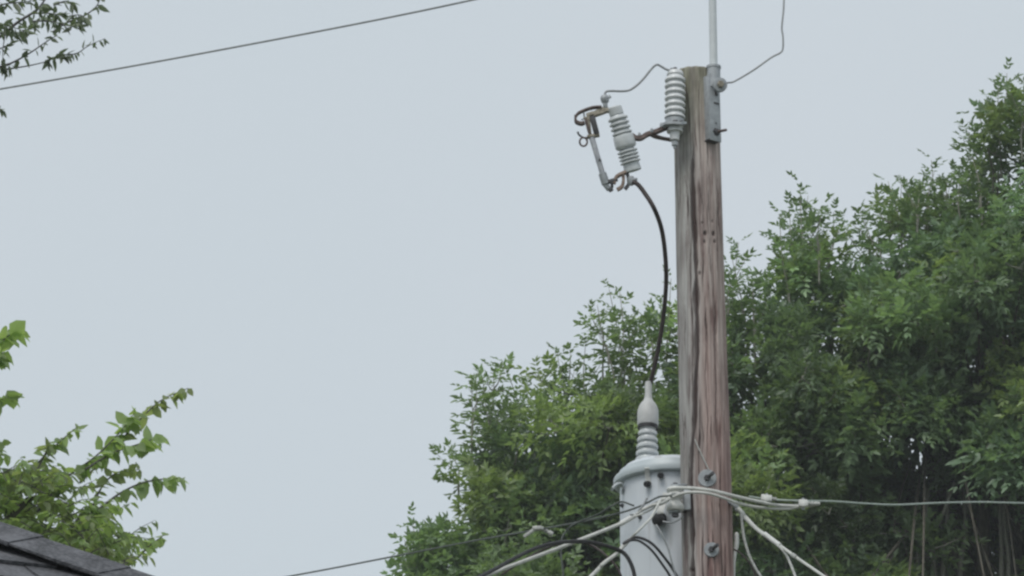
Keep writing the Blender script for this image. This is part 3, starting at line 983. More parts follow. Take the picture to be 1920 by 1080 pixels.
def world_cable(name, w, wpx, mat, label, cat, group=None):
    w = spline(w, 10)
    o = MB().tube(w, wpx * S / 2, 10).build(name, M[mat], None, w[0])
    return tag(o, label, cat, group)


yk = YF - 0.03
world_cable('secondary_cable', [at(1256, 917, YS - 0.05), at(1268, 915, YS - 0.06), at(1290, 915, YF - 0.03), at(1314, 917, YF - 0.04), at(1340, 921, YF - 0.03), at(1380, 931, YF + 0.02), at(1420, 940, YP - 0.06), at(1456, 947, YP), at(1490, 949, YP + 0.02), at(1516, 948, YP + 0.02), at(1537, 944, YP + 0.03)],
            6.4, 'white_cable', 'upper of two pale cables passing in front of the pole', 'cable', 'pale cables passing in front of the pole')
world_cable('secondary_cable', [at(1262, 932, YS - 0.05), at(1280, 925, YF - 0.03), at(1300, 923, YF - 0.05), at(1326, 925, YF - 0.05), at(1352, 932, YF - 0.02), at(1380, 942, YF + 0.03), at(1408, 949, YP - 0.04), at(1440, 953, YP), at(1475, 954, YP + 0.02), at(1498, 950, YP + 0.02)],
            5.4, 'white_cable', 'lower of two pale cables passing in front of the pole', 'cable', 'pale cables passing in front of the pole')
cable('span_wire', [(1404, 931, YP - 0.02), (1440, 936, YP), (1500, 939, YP + 0.03), (1560, 940, YP + 0.2), (1620, 944, YP + 0.4), (1680, 946.5, YP + 0.6), (1760, 943, YP + 0.9), (1840, 941.5, YP + 1.2), (1925, 943.5, YP + 1.5), (2400, 955, YP + 4), (3600, 940, YP + 10)],
      3.6, 'span', 'thin grey wire running level to the right in front of the trees', 'wire')


def connector(name, c, d, l, r, label, tail=None):
    """a split-bolt style clamp: ribbed body, cap and bolt"""
    d = d.normalized()
    t = thing(name, label, 'connector', c, 'pale clamps on the wires')
    x, y, z = frame_of(d, FWD)
    mb = MB()
    mb.box(c, x, y, z, r * 2.1, r * 1.9, l, r * 0.35)
    mb.box(c + x * r * 0.5, x, y, z, r * 1.5, r * 2.3, l * 0.45, r * 0.3)
    mb.build('clamp_body', M['sleeve'], t)
    MB().lathe(c - x * r * 1.6, c + x * r * 1.9, [(0, r * 0.45), (0.15, r * 0.5), (0.15, r * 0.3), (0.85, r * 0.3), (0.85, r * 0.5), (1, r * 0.45)], 6).build('clamp_bolt', M['galv'], t)
    if tail:
        MB().lathe(c + d * l * 0.4, c + d * (l * 0.5 + tail), [(0, r * 0.6), (0.1, r * 0.75), (0.3, r * 0.5), (0.45, r * 0.75), (0.6, r * 0.5), (0.75, r * 0.7), (1, r * 0.6)], 12).build('ribbed_end', M['alu'], t)


connector('wire_connector', at(1437, 934, YP - 0.02), RIGHT + UP * -0.12, 0.050, 0.0135, 'pale clamp on the right span wire, the one nearer the pole', 0.02)
connector('wire_connector', at(1506, 944, YP), RIGHT + UP * -0.02, 0.042, 0.0155, 'pale clamp where the two pale cables join the right span wire', 0.05)
tcon = thing('wire_connector', 'pale angled clamp riding on the dark bare wire left of the drum', 'connector', at(1012, 992, 21.7), 'pale clamps on the wires')
mb = MB()
mb.bar(at(982, 1007, 21.65), at(1004, 991, 21.65), 0.015, 0.016, 0.004)
mb.bar(at(998, 991, 21.65), at(1016, 990, 21.65), 0.020, 0.024, 0.005)
mb.build('clamp_body', M['alu'], tcon)
MB().lathe(at(1014, 990, 21.65), at(1036, 1002, 21.65), [(0, 0.007), (0.1, 0.011), (0.3, 0.008), (0.4, 0.011), (0.6, 0.008), (0.75, 0.013), (1, 0.011)], 14).build('ribbed_end', M['alu'], tcon)

# bundle that leaves the pole down to the right
YR = YP - 0.05
wb = at(1378, 948, YR)
t = thing('dead_end_clamp', 'small metal dead end clamp holding the cables at the pole right edge', 'clamp', wb)
mb = MB()
mb.bar(at(1364, 938, YP - 0.06), at(1384, 952, YR), 0.018, 0.022, 0.003)
mb.bar(at(1376, 940, YR), at(1382, 958, YR), 0.014, 0.02, 0.003)
mb.build('clamp_body', M['galv'], t)
mb = MB()
mb.bar(at(1384, 952, YR - 0.01), at(1396, 966, YR - 0.01), 0.014, 0.016, 0.003)
mb.bar(at(1389, 970, YR - 0.01), at(1394, 958, YR - 0.01), 0.011, 0.012, 0.002)
mb.build('wedge', M['sleeve'], t)
cable('drop_bundle', [(1380, 950, YR), (1394, 964, YR), (1418, 990, YR - 0.1), (1440, 1006, YR - 0.2), (1464, 1024, YR - 0.3), (1500, 1050, YR - 0.45), (1548, 1083, YR - 0.6), (1700, 1190, YR - 1.2), (2000, 1400, YR - 2.4)],
      5.6, 'white_cable', 'white service cable sloping down right from the pole edge', 'cable')
cable('drop_strand', [(1384, 956, YR - 0.02), (1396, 971, YR - 0.02), (1416, 991, YR - 0.12), (1438, 1008, YR - 0.2), (1460, 1024, YR - 0.3), (1474, 1040, YR - 0.33), (1484, 1062, YR - 0.36), (1493, 1088, YR - 0.4), (1506, 1140, YR - 0.5)],
      5.0, 'alu', 'grey strand twisted on the white service cable, then turning steeply down', 'cable')
cable('drop_sleeve', [(1434, 1001, YR - 0.2), (1448, 1012, YR - 0.25), (1463, 1023, YR - 0.3)], 8.5, 'sleeve', 'thick white sleeve on the service cable right of the pole', 'sleeve')
cable('drop_sleeve', [(1485, 1040, YR - 0.4), (1493, 1045, YR - 0.43)], 8.0, 'alu', 'short grey crimp low on the white service cable', 'crimp')
cable('drip_wire', [(1390, 962, YR - 0.02), (1392, 985, YR - 0.02), (1396, 1012, YR - 0.02), (1405, 1042, YR - 0.02), (1418, 1068, YR - 0.02), (1428, 1086, YR - 0.02), (1440, 1130, YR)],
      5.0, 'alu', 'pale wire hanging in a bow just right of the pole', 'wire')
cable('drip_wire', [(1376, 1030, YR), (1388, 1037, YR), (1402, 1051, YR), (1414, 1072, YR), (1420, 1100, YR)],
      3.4, 'brown_rubber', 'thin brown wire curving down behind the pale bowed wire', 'wire')
sg = spline(pix([(1381, 998, YP - 0.01), (1381, 1020, YP - 0.01), (1377, 1045, YP - 0.01), (1375, 1085, YP - 0.01), (1376, 1140, YP - 0.01)]), 6)
o = MB().tube(sg, [0.004] + [0.0105] * 8 + [0.0075] * (len(sg) - 9), 12).build('cable_boot', M['sleeve'], None, sg[0])
tag(o, 'white plastic cable end standing against the right side of the pole', 'cable end')
sp = front([(1303, 824), (1312, 845), (1322, 866), (1329, 881)], 0.012)
o = MB().tube(spline(sp, 5), 0.0028, 8).build('stray_wire', M['alu'], None, sp[0])
tag(o, 'short thin pale wire lying on the pole above the larger washer', 'wire')


# ------------------------------------------------------------------ foliage
def nrmz(a): return a / np.maximum(np.linalg.norm(a, axis=-1, keepdims=True), 1e-9)


class Leaves:
    """gathers leaf blades (six corners, folded on the midrib) and links them as one crown mesh"""

    def __init__(s): s.v, s.c = [], []

    def blades(s, P, T, N, L, W, C, fold=0.18, curl=0.12, shape=(0.28, 1.0, 0.70, 0.62)):
        T = nrmz(T)
        N = nrmz(N - T * np.sum(N * T, -1, keepdims=True))
        B = np.cross(T, N)
        L = L[:, None]; W = W[:, None]
        s1, w1, s2, w2 = shape
        up = N * fold * W
        dn = -N * curl * L
        v = np.stack([P,
                      P + T * L * s1 + B * W * w1 / 2 + up + dn * s1 * s1, P + T * L * s2 + B * W * w2 / 2 + up * 0.7 + dn * s2 * s2,
                      P + T * L + dn,
                      P + T * L * s2 - B * W * w2 / 2 + up * 0.7 + dn * s2 * s2, P + T * L * s1 - B * W * w1 / 2 + up + dn * s1 * s1], 1)
        s.v.append(v)
        s.c.append(C)

    def compound(s, P, D, U, Lc, C, pairs=3, ratio=0.41, wid=0.46, jit=0.4):
        """pinnate leaves: leaflets in pairs on a drooping stalk, one at the end"""
        D = nrmz(D)
        U = nrmz(U - D * np.sum(U * D, -1, keepdims=True))
        Sd = np.cross(D, U)
        n = len(P)
        tmpl = []
        for i in range(pairs):
            q = 0.30 + 0.62 * i / max(1, pairs - 1)
            tmpl += [(q, 1, 0.9 + 0.1 * math.sin(q * 3)), (q, -1, 0.9 + 0.1 * math.sin(q * 3))]
        tmpl.append((1.0, 0, 1.05))
        for q, sg_, k in tmpl:
            Pq = P + D * (q * Lc)[:, None] + np.array([0, 0, -1.0]) * (0.16 * q * q * Lc)[:, None]
            a = math.radians(58 - 18 * q) * sg_
            Tq = D * math.cos(a) + Sd * math.sin(a) + rng.normal(0, jit, (n, 3)) * 0.6
            Nq = U + rng.normal(0, jit, (n, 3)) + np.array([0, 0, 0.2])
            ll = Lc * ratio * k * rng.uniform(0.8, 1.15, n)
            s.blades(Pq, Tq, Nq, ll, ll * wid * rng.uniform(0.85, 1.2, n), C * rng.uniform(0.88, 1.12, (n, 1)))

    def build(s, name, mat, parent, tw, twmat):
        base = np.array(base_of(parent))
        v = np.concatenate(s.v).reshape(-1, 3) - base
        c = np.concatenate(s.c)
        n = len(c)
        me = bpy.data.meshes.new(name)
        tv = (np.array(tw.v, float).reshape(-1, 3) - base) if tw.v else np.zeros((0, 3))
        idx = (np.arange(n)[:, None] * 6 + np.array([0, 1, 2, 3, 0, 3, 4, 5])[None]).astype(np.int32).ravel()
        tidx = np.array([i + n * 6 for f in tw.f for i in f], np.int32)
        starts = np.arange(n * 2) * 4
        tl = np.array([len(f) for f in tw.f], int)
        tstarts = n * 8 + (np.cumsum(tl) - tl if len(tl) else np.zeros(0, int))
        me.vertices.add(n * 6 + len(tv))
        me.vertices.foreach_set('co', np.concatenate([v, tv]).astype(np.float32).ravel())
        idx = np.concatenate([idx, tidx]).astype(np.int32)
        me.loops.add(len(idx))
        me.loops.foreach_set('vertex_index', idx)
        me.polygons.add(n * 2 + len(tl))
        me.polygons.foreach_set('loop_start', np.concatenate([starts, tstarts]).astype(np.int32))
        mi = np.zeros(n * 2 + len(tl), np.int32)
        mi[n * 2:] = 1
        me.polygons.foreach_set('material_index', mi)
        me.update(calc_edges=True)
        a = me.attributes.new('tint', 'FLOAT_COLOR', 'POINT')
        cc = np.ones((n * 6 + len(tv), 4), np.float32)
        cc[:n * 6, :3] = np.repeat(np.clip(c, 0, 1), 6, axis=0)
        a.data.foreach_set('color', cc.ravel())
        me.materials.append(mat)
        me.materials.append(twmat)
        o = bpy.data.objects.new(name, me)
        COL.objects.link(o)
        o.parent = parent
        return o


def V3(v): return np.array(v, float)


def leader(lv, tw, path, Lc, C, n, r0=0.007, spread=0.9, start=0.08, pairs=3, ratio=0.43, wid=0.45):
    """an upright shoot with pinnate leaves set round it; path is a list of world points"""
    w = spline(path, 6)
    tw.tube(w, [r0 * (1 - 0.75 * i / (len(w) - 1)) for i in range(len(w))], 5)
    A = V3(w)
    m = len(A)
    f = np.linspace(start, 1.0, n)
    P = np.stack([np.interp(f * (m - 1), np.arange(m), A[:, k]) for k in range(3)], 1)
    T = nrmz(np.gradient(P, axis=0))
    az = np.arange(n) * 2.4 + rng.uniform(0, 6)
    X = nrmz(np.cross(T, V3((0.2, 1, 0.1))))
    Yv = np.cross(T, X)
    R = X * np.cos(az)[:, None] + Yv * np.sin(az)[:, None]
    up = (0.25 + 0.75 * f ** 3)[:, None]
    D = R * spread + T * up * 1.1 + rng.normal(0, 0.15, (n, 3))
    L = Lc * (1.05 - 0.45 * f ** 2) * rng.uniform(0.8, 1.15, n)
    Cn = C * rng.uniform(0.85, 1.15, (n, 1))
    lv.compound(P, D, T * 1.0 + V3((0, 0, 0.6)) + rng.normal(0, 0.2, (n, 3)), L, Cn, pairs, ratio, wid)


def lobe(lv, tw, c, R, ns, C, Lc, upb=0.45, nl=6, twigs=0.25):
    """a leafy spray: ns shoots that grow out of the middle c"""
    u = nrmz(rng.normal(0, 1, (ns, 3)))
    P0 = c + u * (R * rng.uniform(0.15, 0.75, (ns, 1)))
    d = nrmz(u + V3((0, 0, upb)) + rng.normal(0, 0.3, (ns, 3)))
    ln = R * rng.uniform(0.5, 0.95, ns)
    if twigs:
        for i in range(ns):
            if rng.random() < twigs:
                a, b = Vector(P0[i]), Vector(P0[i] + d[i] * ln[i])
                tw.tube([Vector(c), a, b], [0.010, 0.007, 0.003], 4, False)
    X = nrmz(np.cross(d, V3((0.3, 0.8, 0.2))))
    Yv = np.cross(d, X)
    az0 = rng.uniform(0, 6.28, ns)
    for k in range(nl):
        f = (k + 1) / nl
        az = az0 + k * 2.4
        Rr = X * np.cos(az)[:, None] + Yv * np.sin(az)[:, None]
        P = P0 + d * (ln * f)[:, None]
        D = Rr * (0.9 - 0.5 * f * f) + d * (0.35 + 0.7 * f * f) + rng.normal(0, 0.18, (ns, 3)) + V3((0, 0, -0.1))
        L = Lc * rng.uniform(0.7, 1.2, ns)
        Cn = C * rng.uniform(0.82, 1.18, (ns, 1))
        lv.compound(P, D, d * 0.6 + V3((0, 0, 0.7)) + rng.normal(0, 0.3, (ns, 3)), L, Cn)


# --- the three pinnate-leaved trees behind the pole
YB = 37.0
SKY_X = [700, 790, 828, 838, 870, 900, 930, 985, 1030, 1060, 1100, 1140, 1190, 1250, 1300, 1345, 1375, 1400, 1440, 1475, 1520, 1565, 1595, 1640, 1700, 1750, 1800, 1826, 1850, 1900, 1940, 2050, 2300]
SKY_Y = [1500, 1300, 1050, 870, 790, 735, 705, 705, 700, 680, 640, 600, 615, 580, 580, 590, 560, 590, 555, 445, 420, 445, 465, 395, 370, 350, 345, 330, 225, 175, 150, 130, 300]


def ytop(x): return float(np.interp(x, SKY_X, SKY_Y))


def ground_under(px):
    p = at(px, 900, YB)
    return Vector((p.x, YB + 0.4, 0))


def limb(mb, a, b, r0, r1, bow=0.3, seg=7):
    a, b = Vector(a), Vector(b)
    m = (a + b) / 2
    h = Vector((b.x - a.x, b.y - a.y, 0))
    c1 = a + (b - a) * 0.35 + h * 0.12 * bow + Vector((random.uniform(-.1, .1), random.uniform(-.1, .1), 0)) * bow
    c2 = a + (b - a) * 0.7 + h * 0.10 * bow + Vector((random.uniform(-.1, .1), random.uniform(-.1, .1), 0)) * bow
    w = spline([a, c1, c2, b], 5)
    mb.tube(w, [r0 + (r1 - r0) * i / (len(w) - 1) for i in range(len(w))], seg)


GREEN_A = V3((0.195, 0.275, 0.142))
GREEN_B = V3((0.190, 0.275, 0.152))
GREEN_C = V3((0.182, 0.262, 0.148))
YEL = V3((0.245, 0.310, 0.120))
BLU = V3((0.150, 0.230, 0.155))

TREES = [
    dict(px=1090, lo=905, hi=1335, top=1000, col=GREEN_A, label='rounded leafy tree behind the transformer, left of the pole'),
    dict(px=1500, lo=1335, hi=1655, top=900, col=GREEN_B, label='leafy tree directly right of the pole, lower than its neighbour'),
    dict(px=1860, lo=1655, hi=2250, top=800, col=GREEN_C, label='tallest leafy tree, standing furthest from the pole'),
]
LEAD = [  # base px, tip px, tree, leaves
    ((930, 850), (905, 705), 0, 9), ((985, 830), (945, 678), 0, 11), ((1075, 800), (1045, 660), 0, 10), ((1170, 690), (1142, 540), 0, 12),
    ((1200, 720), (1178, 600), 0, 9), ((1250, 660), (1258, 520), 0, 9), ((860, 900), (845, 850), 0, 7), ((1100, 770), (1098, 640), 0, 9),
    ((885, 800), (892, 712), 0, 7), ((1015, 790), (1000, 725), 0, 7),
    ((1370, 640), (1385, 452), 1, 12), ((1350, 600), (1400, 480), 1, 8), ((1515, 520), (1500, 342), 1, 14), ((1480, 560), (1462, 400), 1, 10), ((1550, 520), (1563, 395), 1, 10),
    ((1630, 520), (1622, 405), 1, 9), ((1440, 620), (1440, 525), 1, 8), ((1535, 480), (1540, 400), 1, 7),
    ((1760, 450), (1746, 298), 2, 11), ((1700, 480), (1665, 338), 2, 10), ((1800, 430), (1800, 330), 2, 9), ((1690, 440), (1690, 345), 2, 7),
    ((1885, 260), (1888, 135), 2, 11), ((1850, 340), (1815, 250), 2, 9), ((1870, 300), (1852, 180), 2, 9), ((1915, 250), (1922, 150), 2, 9), ((1840, 390), (1822, 290), 2, 9),
    ((1780, 400), (1830, 315), 2, 7),
    ((915, 800), (925, 690), 0, 9), ((1060, 760), (1070, 655), 0, 8), ((1150, 700), (1120, 570), 0, 9), ((1165, 690), (1162, 545), 0, 9), ((1225, 660), (1215, 590), 0, 7),
    ((1485, 520), (1515, 365), 1, 10), ((1500, 540), (1480, 385), 1, 9), ((1530, 560), (1575, 420), 1, 9), ((1400, 620), (1372, 480), 1, 10), ((1415, 640), (1412, 520), 1, 8),
    ((1720, 420), (1725, 345), 2, 8), ((1735, 430), (1752, 318), 2, 8), ((1875, 280), (1872, 160), 2, 9), ((1860, 320), (1838, 215), 2, 9), ((1845, 400), (1806, 258), 2, 9), ((1770, 420), (1775, 340), 2, 8), ((1650, 470), (1600, 420), 1, 7),
]


GAPS = [(1660, 845, 64), (1752, 880, 58), (1480, 890, 66), (1565, 660, 62), (1890, 640, 58), (1225, 730, 50), (1425, 700, 55), (1005, 845, 46), (1790, 690, 55), (1372, 800, 52), (960, 770, 46), (1100, 760, 44), (1640, 520, 50), (1730, 470, 46), (1550, 540, 44), (1890, 330, 44), (1400, 590, 46)]


def build_tree(k):
    T = TREES[k]
    base = ground_under(T['px'])
    t = thing('pinnate_tree', T['label'], 'tree', base, 'leafy trees behind the pole')
    lv, wood, tw = Leaves(), MB(), MB()
    fork = at(T['px'], 1500, YB + 0.3)
    limb(wood, base, fork, 0.24, 0.16, 0.6, 12)
    # lobes under the skyline, denser where the crown is deep
    cs = []

    def ok(x, y): return not any((x - gx) ** 2 + (y - gy) ** 2 < gr * gr for gx, gy, gr in GAPS)
    step = 92
    for x in range(T['lo'] - 20, T['hi'] + 40, step):
        y = ytop(x) + (160 if k == 0 else 145)
        while y < 1340:
            for q in range(2):
                jx, jy = x + rng.uniform(-40, 40), y + rng.uniform(-34, 34)
                below = jy - ytop(jx)
                if below < 115 or jx < 885 or rng.random() < 0.10: continue
                thick = min(1.6, 0.25 + below / 229 * 0.8)
                if q == 1 and below < 210: continue
                dy = rng.uniform(-thick, -0.1 * thick) if q == 0 else rng.uniform(0.2 * thick, thick * 1.2)
                if 1690 < jx < 1925 and jy > 925 and dy < 0.45: continue
                tone = rng.normal(0, 0.20)
                hue = rng.random()
                rb = 0.24 if below < 170 else rng.uniform(0.28, 0.42)
                B = at(jx, jy, YB + dy)
                for _ in range(5 if below < 170 else 8):
                    u = Vector((rng.normal(), rng.normal(), abs(rng.normal()) * 0.9 - 0.25)).normalized()
                    c = B + Vector((u.x * 1.15, u.y * 1.1, u.z * 0.72)) * rb * rng.uniform(0.65, 1.05)
                    d_ = 9020.0 / (c.y * CP + (c.z - CAMZ) * SP)
                    lx = 960 + c.x * d_
                    ly = 540 - (-c.y * SP + (c.z - CAMZ) * CP) * d_
                    if ly - ytop(lx) < 60 or lx < 902 or not ok(lx, ly): continue
                    cs.append((c, ly - ytop(lx), tone, hue))
            y += step * 0.9
    # thin outer fringe the sky shows through
    for x in range(T['lo'], T['hi'] + 20, 36):
        for o_ in (24, 52, 80, 108, 136):
            if rng.random() > (0.30 if k == 0 else 0.36) + o_ / 420: continue
            jx = x + rng.uniform(-22, 22)
            jy = ytop(jx) + o_ + rng.uniform(-16, 16)
            if jx < 880 or not ok(jx, jy): continue
            cs.append((at(jx, jy, YB + rng.uniform(-0.35, 0.45)), min(o_, 70), rng.normal(-0.05, 0.18), rng.random()))
    mains = []
    nm = 5
    for i in range(nm):
        f = (i + 0.5) / nm
        x = T['lo'] + (T['hi'] - T['lo']) * f
        mains.append(at(x, ytop(x) + 190, YB + rng.uniform(-0.5, 0.6)))
    for m_ in mains:
        limb(wood, fork, m_, 0.085, 0.022, 0.5, 8)
    M_ = np.array([V3(m_) for m_ in mains])
    F_ = V3(fork)
    for (c, below, tone, hue) in cs:
        c = V3(c)
        C = T['col'] * (1 + tone + rng.normal(0, 0.08))
        if hue > 0.76: C = C * 0.4 + YEL * 0.6 * (1 + tone)
        elif hue < 0.22: C = C * 0.4 + BLU * 0.6 * (1 + tone)
        thin = below < 75
        lobe(lv, tw, c, (0.12 if thin else 0.16) * rng.uniform(0.8, 1.3), 4 if thin else 8, C, 0.15 * rng.uniform(0.8, 1.35), upb=0.8 if thin else 0.55, nl=5 if thin else 6)
        # twig from the nearest main limb
        i = int(np.argmin(np.linalg.norm(M_ - c, axis=1)))
        if rng.random() < 0.25:
            f = rng.uniform(0.55, 1.0)
            a = F_ + (M_[i] - F_) * f
            limb(wood, a, c, 0.016, 0.006, 0.4, 5)
    for (b, tip, kk, n) in LEAD:
        if kk != k: continue
        dy = rng.uniform(-0.5, 0.4)
        a, e = at(b[0], b[1], YB + dy), at(tip[0], tip[1] + 2, YB + dy + rng.uniform(-0.1, 0.1))
        mid = (a + e) / 2 + Vector((random.uniform(-0.03, 0.03), 0, 0))
        cc = T['col'] * rng.uniform(0.75, 0.95) if tip[1] < 700 else T['col']
        leader(lv, tw, [a - UP * 0.25, a, mid, e], 0.19, cc, n + 5, 0.010)
        for _ in range(2):
            q = a + (e - a) * rng.uniform(0.05, 0.4)
            z_ = q + Vector((rng.uniform(-0.22, 0.22), rng.uniform(-0.1, 0.1), rng.uniform(0.15, 0.32)))
            leader(lv, tw, [q - UP * 0.12, q, (q + z_) / 2, z_], 0.17, cc, 6, 0.006)
    if k == 2:
        # bare slender stems seen under the crown
        stems = tw
        for (x0, x1, xt) in ((1716, 1735, 1740), (1752, 1742, 1736), (1768, 1775, 1778), (1800, 1810, 1806), (1878, 1877, 1872), (1892, 1886, 1880)):
            w = spline([at(x0 - 4, 1400, YB - 0.4), at(x0, 1085, YB - 0.4), at(x1, 1000, YB - 0.35), at(xt, 915, YB - 0.3)], 5)
            stems.tube(w, [0.026 - 0.012 * i / (len(w) - 1) for i in range(len(w))], 7)
        for a_, b_ in (((1870, 905), (1925, 962)), ((1790, 905), (1760, 985))):
            stems.tube([at(*a_, YB - 0.6), at(*b_, YB - 0.6)], [0.012, 0.014], 6)
    wood.build('trunk', M['bark'], t)
    return lv.build('crown', M['leaf_bush'], t, tw, M['twig']), len(lv.c)


for k in range(3):
    o, n = build_tree(k)
    print('tree', k, len(o.data.polygons) // 2, 'leaflets')

# small young tree at the lower left of the group
base = ground_under(770)
t = thing('young_tree', 'small young tree at the far left foot of the tree group', 'tree', base)
lv, wood, tw = Leaves(), MB(), MB()
limb(wood, base, at(790, 1150, YB - 0.3), 0.10, 0.03, 0.4, 9)
for (x, y, r) in ((800, 1052, .17), (795, 1085, .2), (830, 1062, .2), (800, 1115, .24), (840, 1110, .26), (820, 1180, .3), (790, 1190, .28), (860, 1190, .3), (865, 1055, 0.2), (880, 1100, 0.24), (900, 1060, 0.2), (835, 1025, 0.13)):
    c = V3(at(x, y, YB - 0.3 + rng.uniform(-.2, .2)))
    lobe(lv, tw, c, r, 11, GREEN_B * 1.15, 0.165)
for b, tip in (((800, 1060), (768, 972)), ((785, 1080), (757, 1010)), ((815, 1050), (795, 988)), ((780, 1100), (760, 1050)), ((830, 1050), (822, 995))):
    a, e = at(*b, YB - 0.3), at(*tip, YB - 0.3)
    leader(lv, tw, [a - UP * 0.2, a, (a + e) / 2, e], 0.17, GREEN_B * 1.05, 8, 0.008)
wood.build('trunk', M['bark'], t); lv.build('crown', M['leaf_bush'], t, tw, M['twig'])


def in_frame(p, m=60):
    d = p.y * CP + (p.z - CAMZ) * SP
    x, y = 960 + FPX * p.x / d, 540 - FPX * (-p.y * SP + (p.z - CAMZ) * CP) / d
    return -m < x < 1920 + m and -m < y < 1080 + m


# --- elm behind the roof: arching shoots with leaves in two rows
def arch(lv, tw, path, n, L, C, Wd=0.56, r0=0.006, droop=0.55, bare=0.05, jit=0.22, ramp_=0.35):
    w = spline(path, 6)
    tw.tube(w, [r0 * (1 - 0.75 * i / (len(w) - 1)) for i in range(len(w))], 6)
    A = V3(w)
    m = len(A)
    f = np.linspace(bare, 1.0, n)
    P = np.stack([np.interp(f * (m - 1), np.arange(m), A[:, k]) for k in range(3)], 1)
    T = nrmz(np.gradient(P, axis=0))
    Sd = nrmz(np.cross(T, V3((0, 0.15, 1.0))))
    sg_ = np.where(np.arange(n) % 2 == 0, 1.0, -1.0)[:, None]
    D = T * 0.55 + Sd * sg_ * rng.uniform(0.4, 0.9, (n, 1)) + V3((0, 0, -droop)) * rng.uniform(0.6, 1.5, (n, 1)) + rng.normal(0, jit, (n, 3))
    N = V3((0, 0, 1.0)) + T * 0.35 + Sd * sg_ * 0.3 + V3((0, -0.35, 0)) + rng.normal(0, jit * 1.3, (n, 3))
    ll = L * (ramp_ + (1.35 - ramp_) * np.sin(np.clip(f, 0, 1) * 2.4)) * rng.uniform(0.8, 1.15, n)
    lv.blades(P, D, N, ll, ll * Wd * rng.uniform(0.85, 1.15, n), C * rng.uniform(0.75, 1.25, (n, 1)), 0.14, 0.18, (0.30, 1.0, 0.66, 0.78))


YE = 20.5
base = Vector((-3.3, YE + 0.3, 0))
t = thing('elm_tree', 'bright green tree with arching leafy shoots rising behind the shingled roof', 'tree', base)
lv, wood, tw = Leaves(), MB(), MB()
ELM = V3((0.295, 0.395, 0.185))
ELMD = V3((0.26, 0.315, 0.170))
fork = at(-240, 1250, YE)
limb(wood, base, fork, 0.16, 0.09, 0.4, 12)
for e in ((60, 930), (-120, 800), (-60, 640), (190, 1030), (-300, 700), (-400, 900)):
    limb(wood, fork, at(e[0], e[1], YE), 0.05, 0.012, 0.4, 8)
SH = [  # path, leaves, leaf px, colour, depth, droop
    ([(70, 960), (120, 900), (180, 855), (225, 810), (252, 775)], 30, 36, ELM, 0.0, 0.6),
    ([(150, 905), (205, 850), (250, 800), (300, 752), (352, 728)], 22, 28, ELMD, 0.1, 0.7),
    ([(160, 880), (210, 850), (262, 832), (302, 818)], 17, 34, ELM, -0.1, 0.8),
    ([(30, 930), (70, 870), (110, 830), (145, 800)], 16, 28, ELM, 0.2, 0.4),
    ([(60, 900), (85, 850), (90, 835)], 9, 26, ELMD, 0.1, 0.3),
    ([(172, 955), (190, 915), (218, 887), (262, 880)], 14, 25, ELMD, 0.0, 0.7),
    ([(185, 955), (225, 925), (268, 905), (308, 898), (340, 897)], 15, 34, ELM, -0.1, 1.0),
    ([(228, 1060), (255, 1048), (282, 1022), (308, 1003)], 13, 26, ELM * 1.05, -0.3, 0.4),
    ([(225, 1070), (236, 1050), (250, 1040)], 6, 20, ELMD, -0.3, 0.5),
    ([(-40, 690), (-10, 655), (15, 630), (35, 620)], 11, 38, ELM, 0.1, 0.6),
    ([(-50, 700), (-15, 675), (8, 660)], 9, 40, ELM, 0.0, 0.7),
    ([(-50, 800), (-20, 760), (5, 748), (28, 745)], 11, 34, ELM, 0.1, 0.7),
    ([(-40, 880), (-20, 840), (5, 830)], 9, 28, ELM, 0.1, 0.5),
    ([(90, 1010), (150, 990), (185, 975), (205, 985)], 16, 26, ELM, 0.1, 0.8),
    ([(100, 1020), (150, 1010), (195, 1000), (215, 1020)], 16, 24, ELM, 0.0, 0.8),
]
for path, n, lpx, C, dy, dr in SH:
    s_ = mpp(850, YE)
    arch(lv, tw, [at(x, y, YE + dy + 0.1 * (i % 2)) for i, (x, y) in enumerate(path)], int(n * 2.2), lpx * s_ * 0.76, C, Wd=0.66, droop=dr * 0.9, jit=0.5)
# dense body of the crown
for i in range(340):
    if i < 240:
        x = rng.uniform(-60, 215)
        y0 = float(np.interp(x, [-60, 0, 60, 100, 150, 185, 200], [860, 880, 895, 915, 965, 985, 1010]))
        y1 = float(np.interp(x, [-60, 90, 100, 215], [1060, 1000, 1030, 1075]))
        y = rng.uniform(y0, max(y0 + 20, y1))
        if 85 < x < 118 and 935 < y < 1000: continue
    else:
        x, y = rng.uniform(-620, -60), rng.uniform(600, 1250)
    c = at(x, y, YE + rng.uniform(-0.4, 0.5) * (1.0 if i < 240 else 2.2))
    a = rng.uniform(0, 6.28)
    d = Vector((math.cos(a), math.sin(a) * 0.6, rng.uniform(-0.1, 0.7)))
    ln = rng.uniform(0.10, 0.22)
    arch(lv, tw, [c, c + d * ln * 0.5 + UP * 0.02, c + d * ln], 10, 20 * mpp(850, YE), (ELM if rng.random() < 0.65 else ELMD) * rng.uniform(0.8, 1.1), r0=0.003, ramp_=0.6)
for e in ((60, 930), (-120, 800), (-60, 640), (190, 1030), (-300, 700), (-400, 900), (-250, 1000), (-500, 1000)):
    b = at(e[0], e[1], YE)
    for _ in range(55):
        c = fork + (b - fork) * rng.uniform(0.45, 1.1) + Vector((rng.normal(0, 0.28), rng.normal(0, 0.32), rng.normal(0, 0.22)))
        if in_frame(c, 90): continue
        a = rng.uniform(0, 6.28)
        d = Vector((math.cos(a), math.sin(a), rng.uniform(-0.1, 0.6))) * rng.uniform(0.15, 0.3)
        arch(lv, tw, [c, c + d * 0.5 + UP * 0.02, c + d], 10, 22 * mpp(850, YE), (ELM if rng.random() < 0.65 else ELMD) * rng.uniform(0.8, 1.1), r0=0.003, ramp_=0.6)
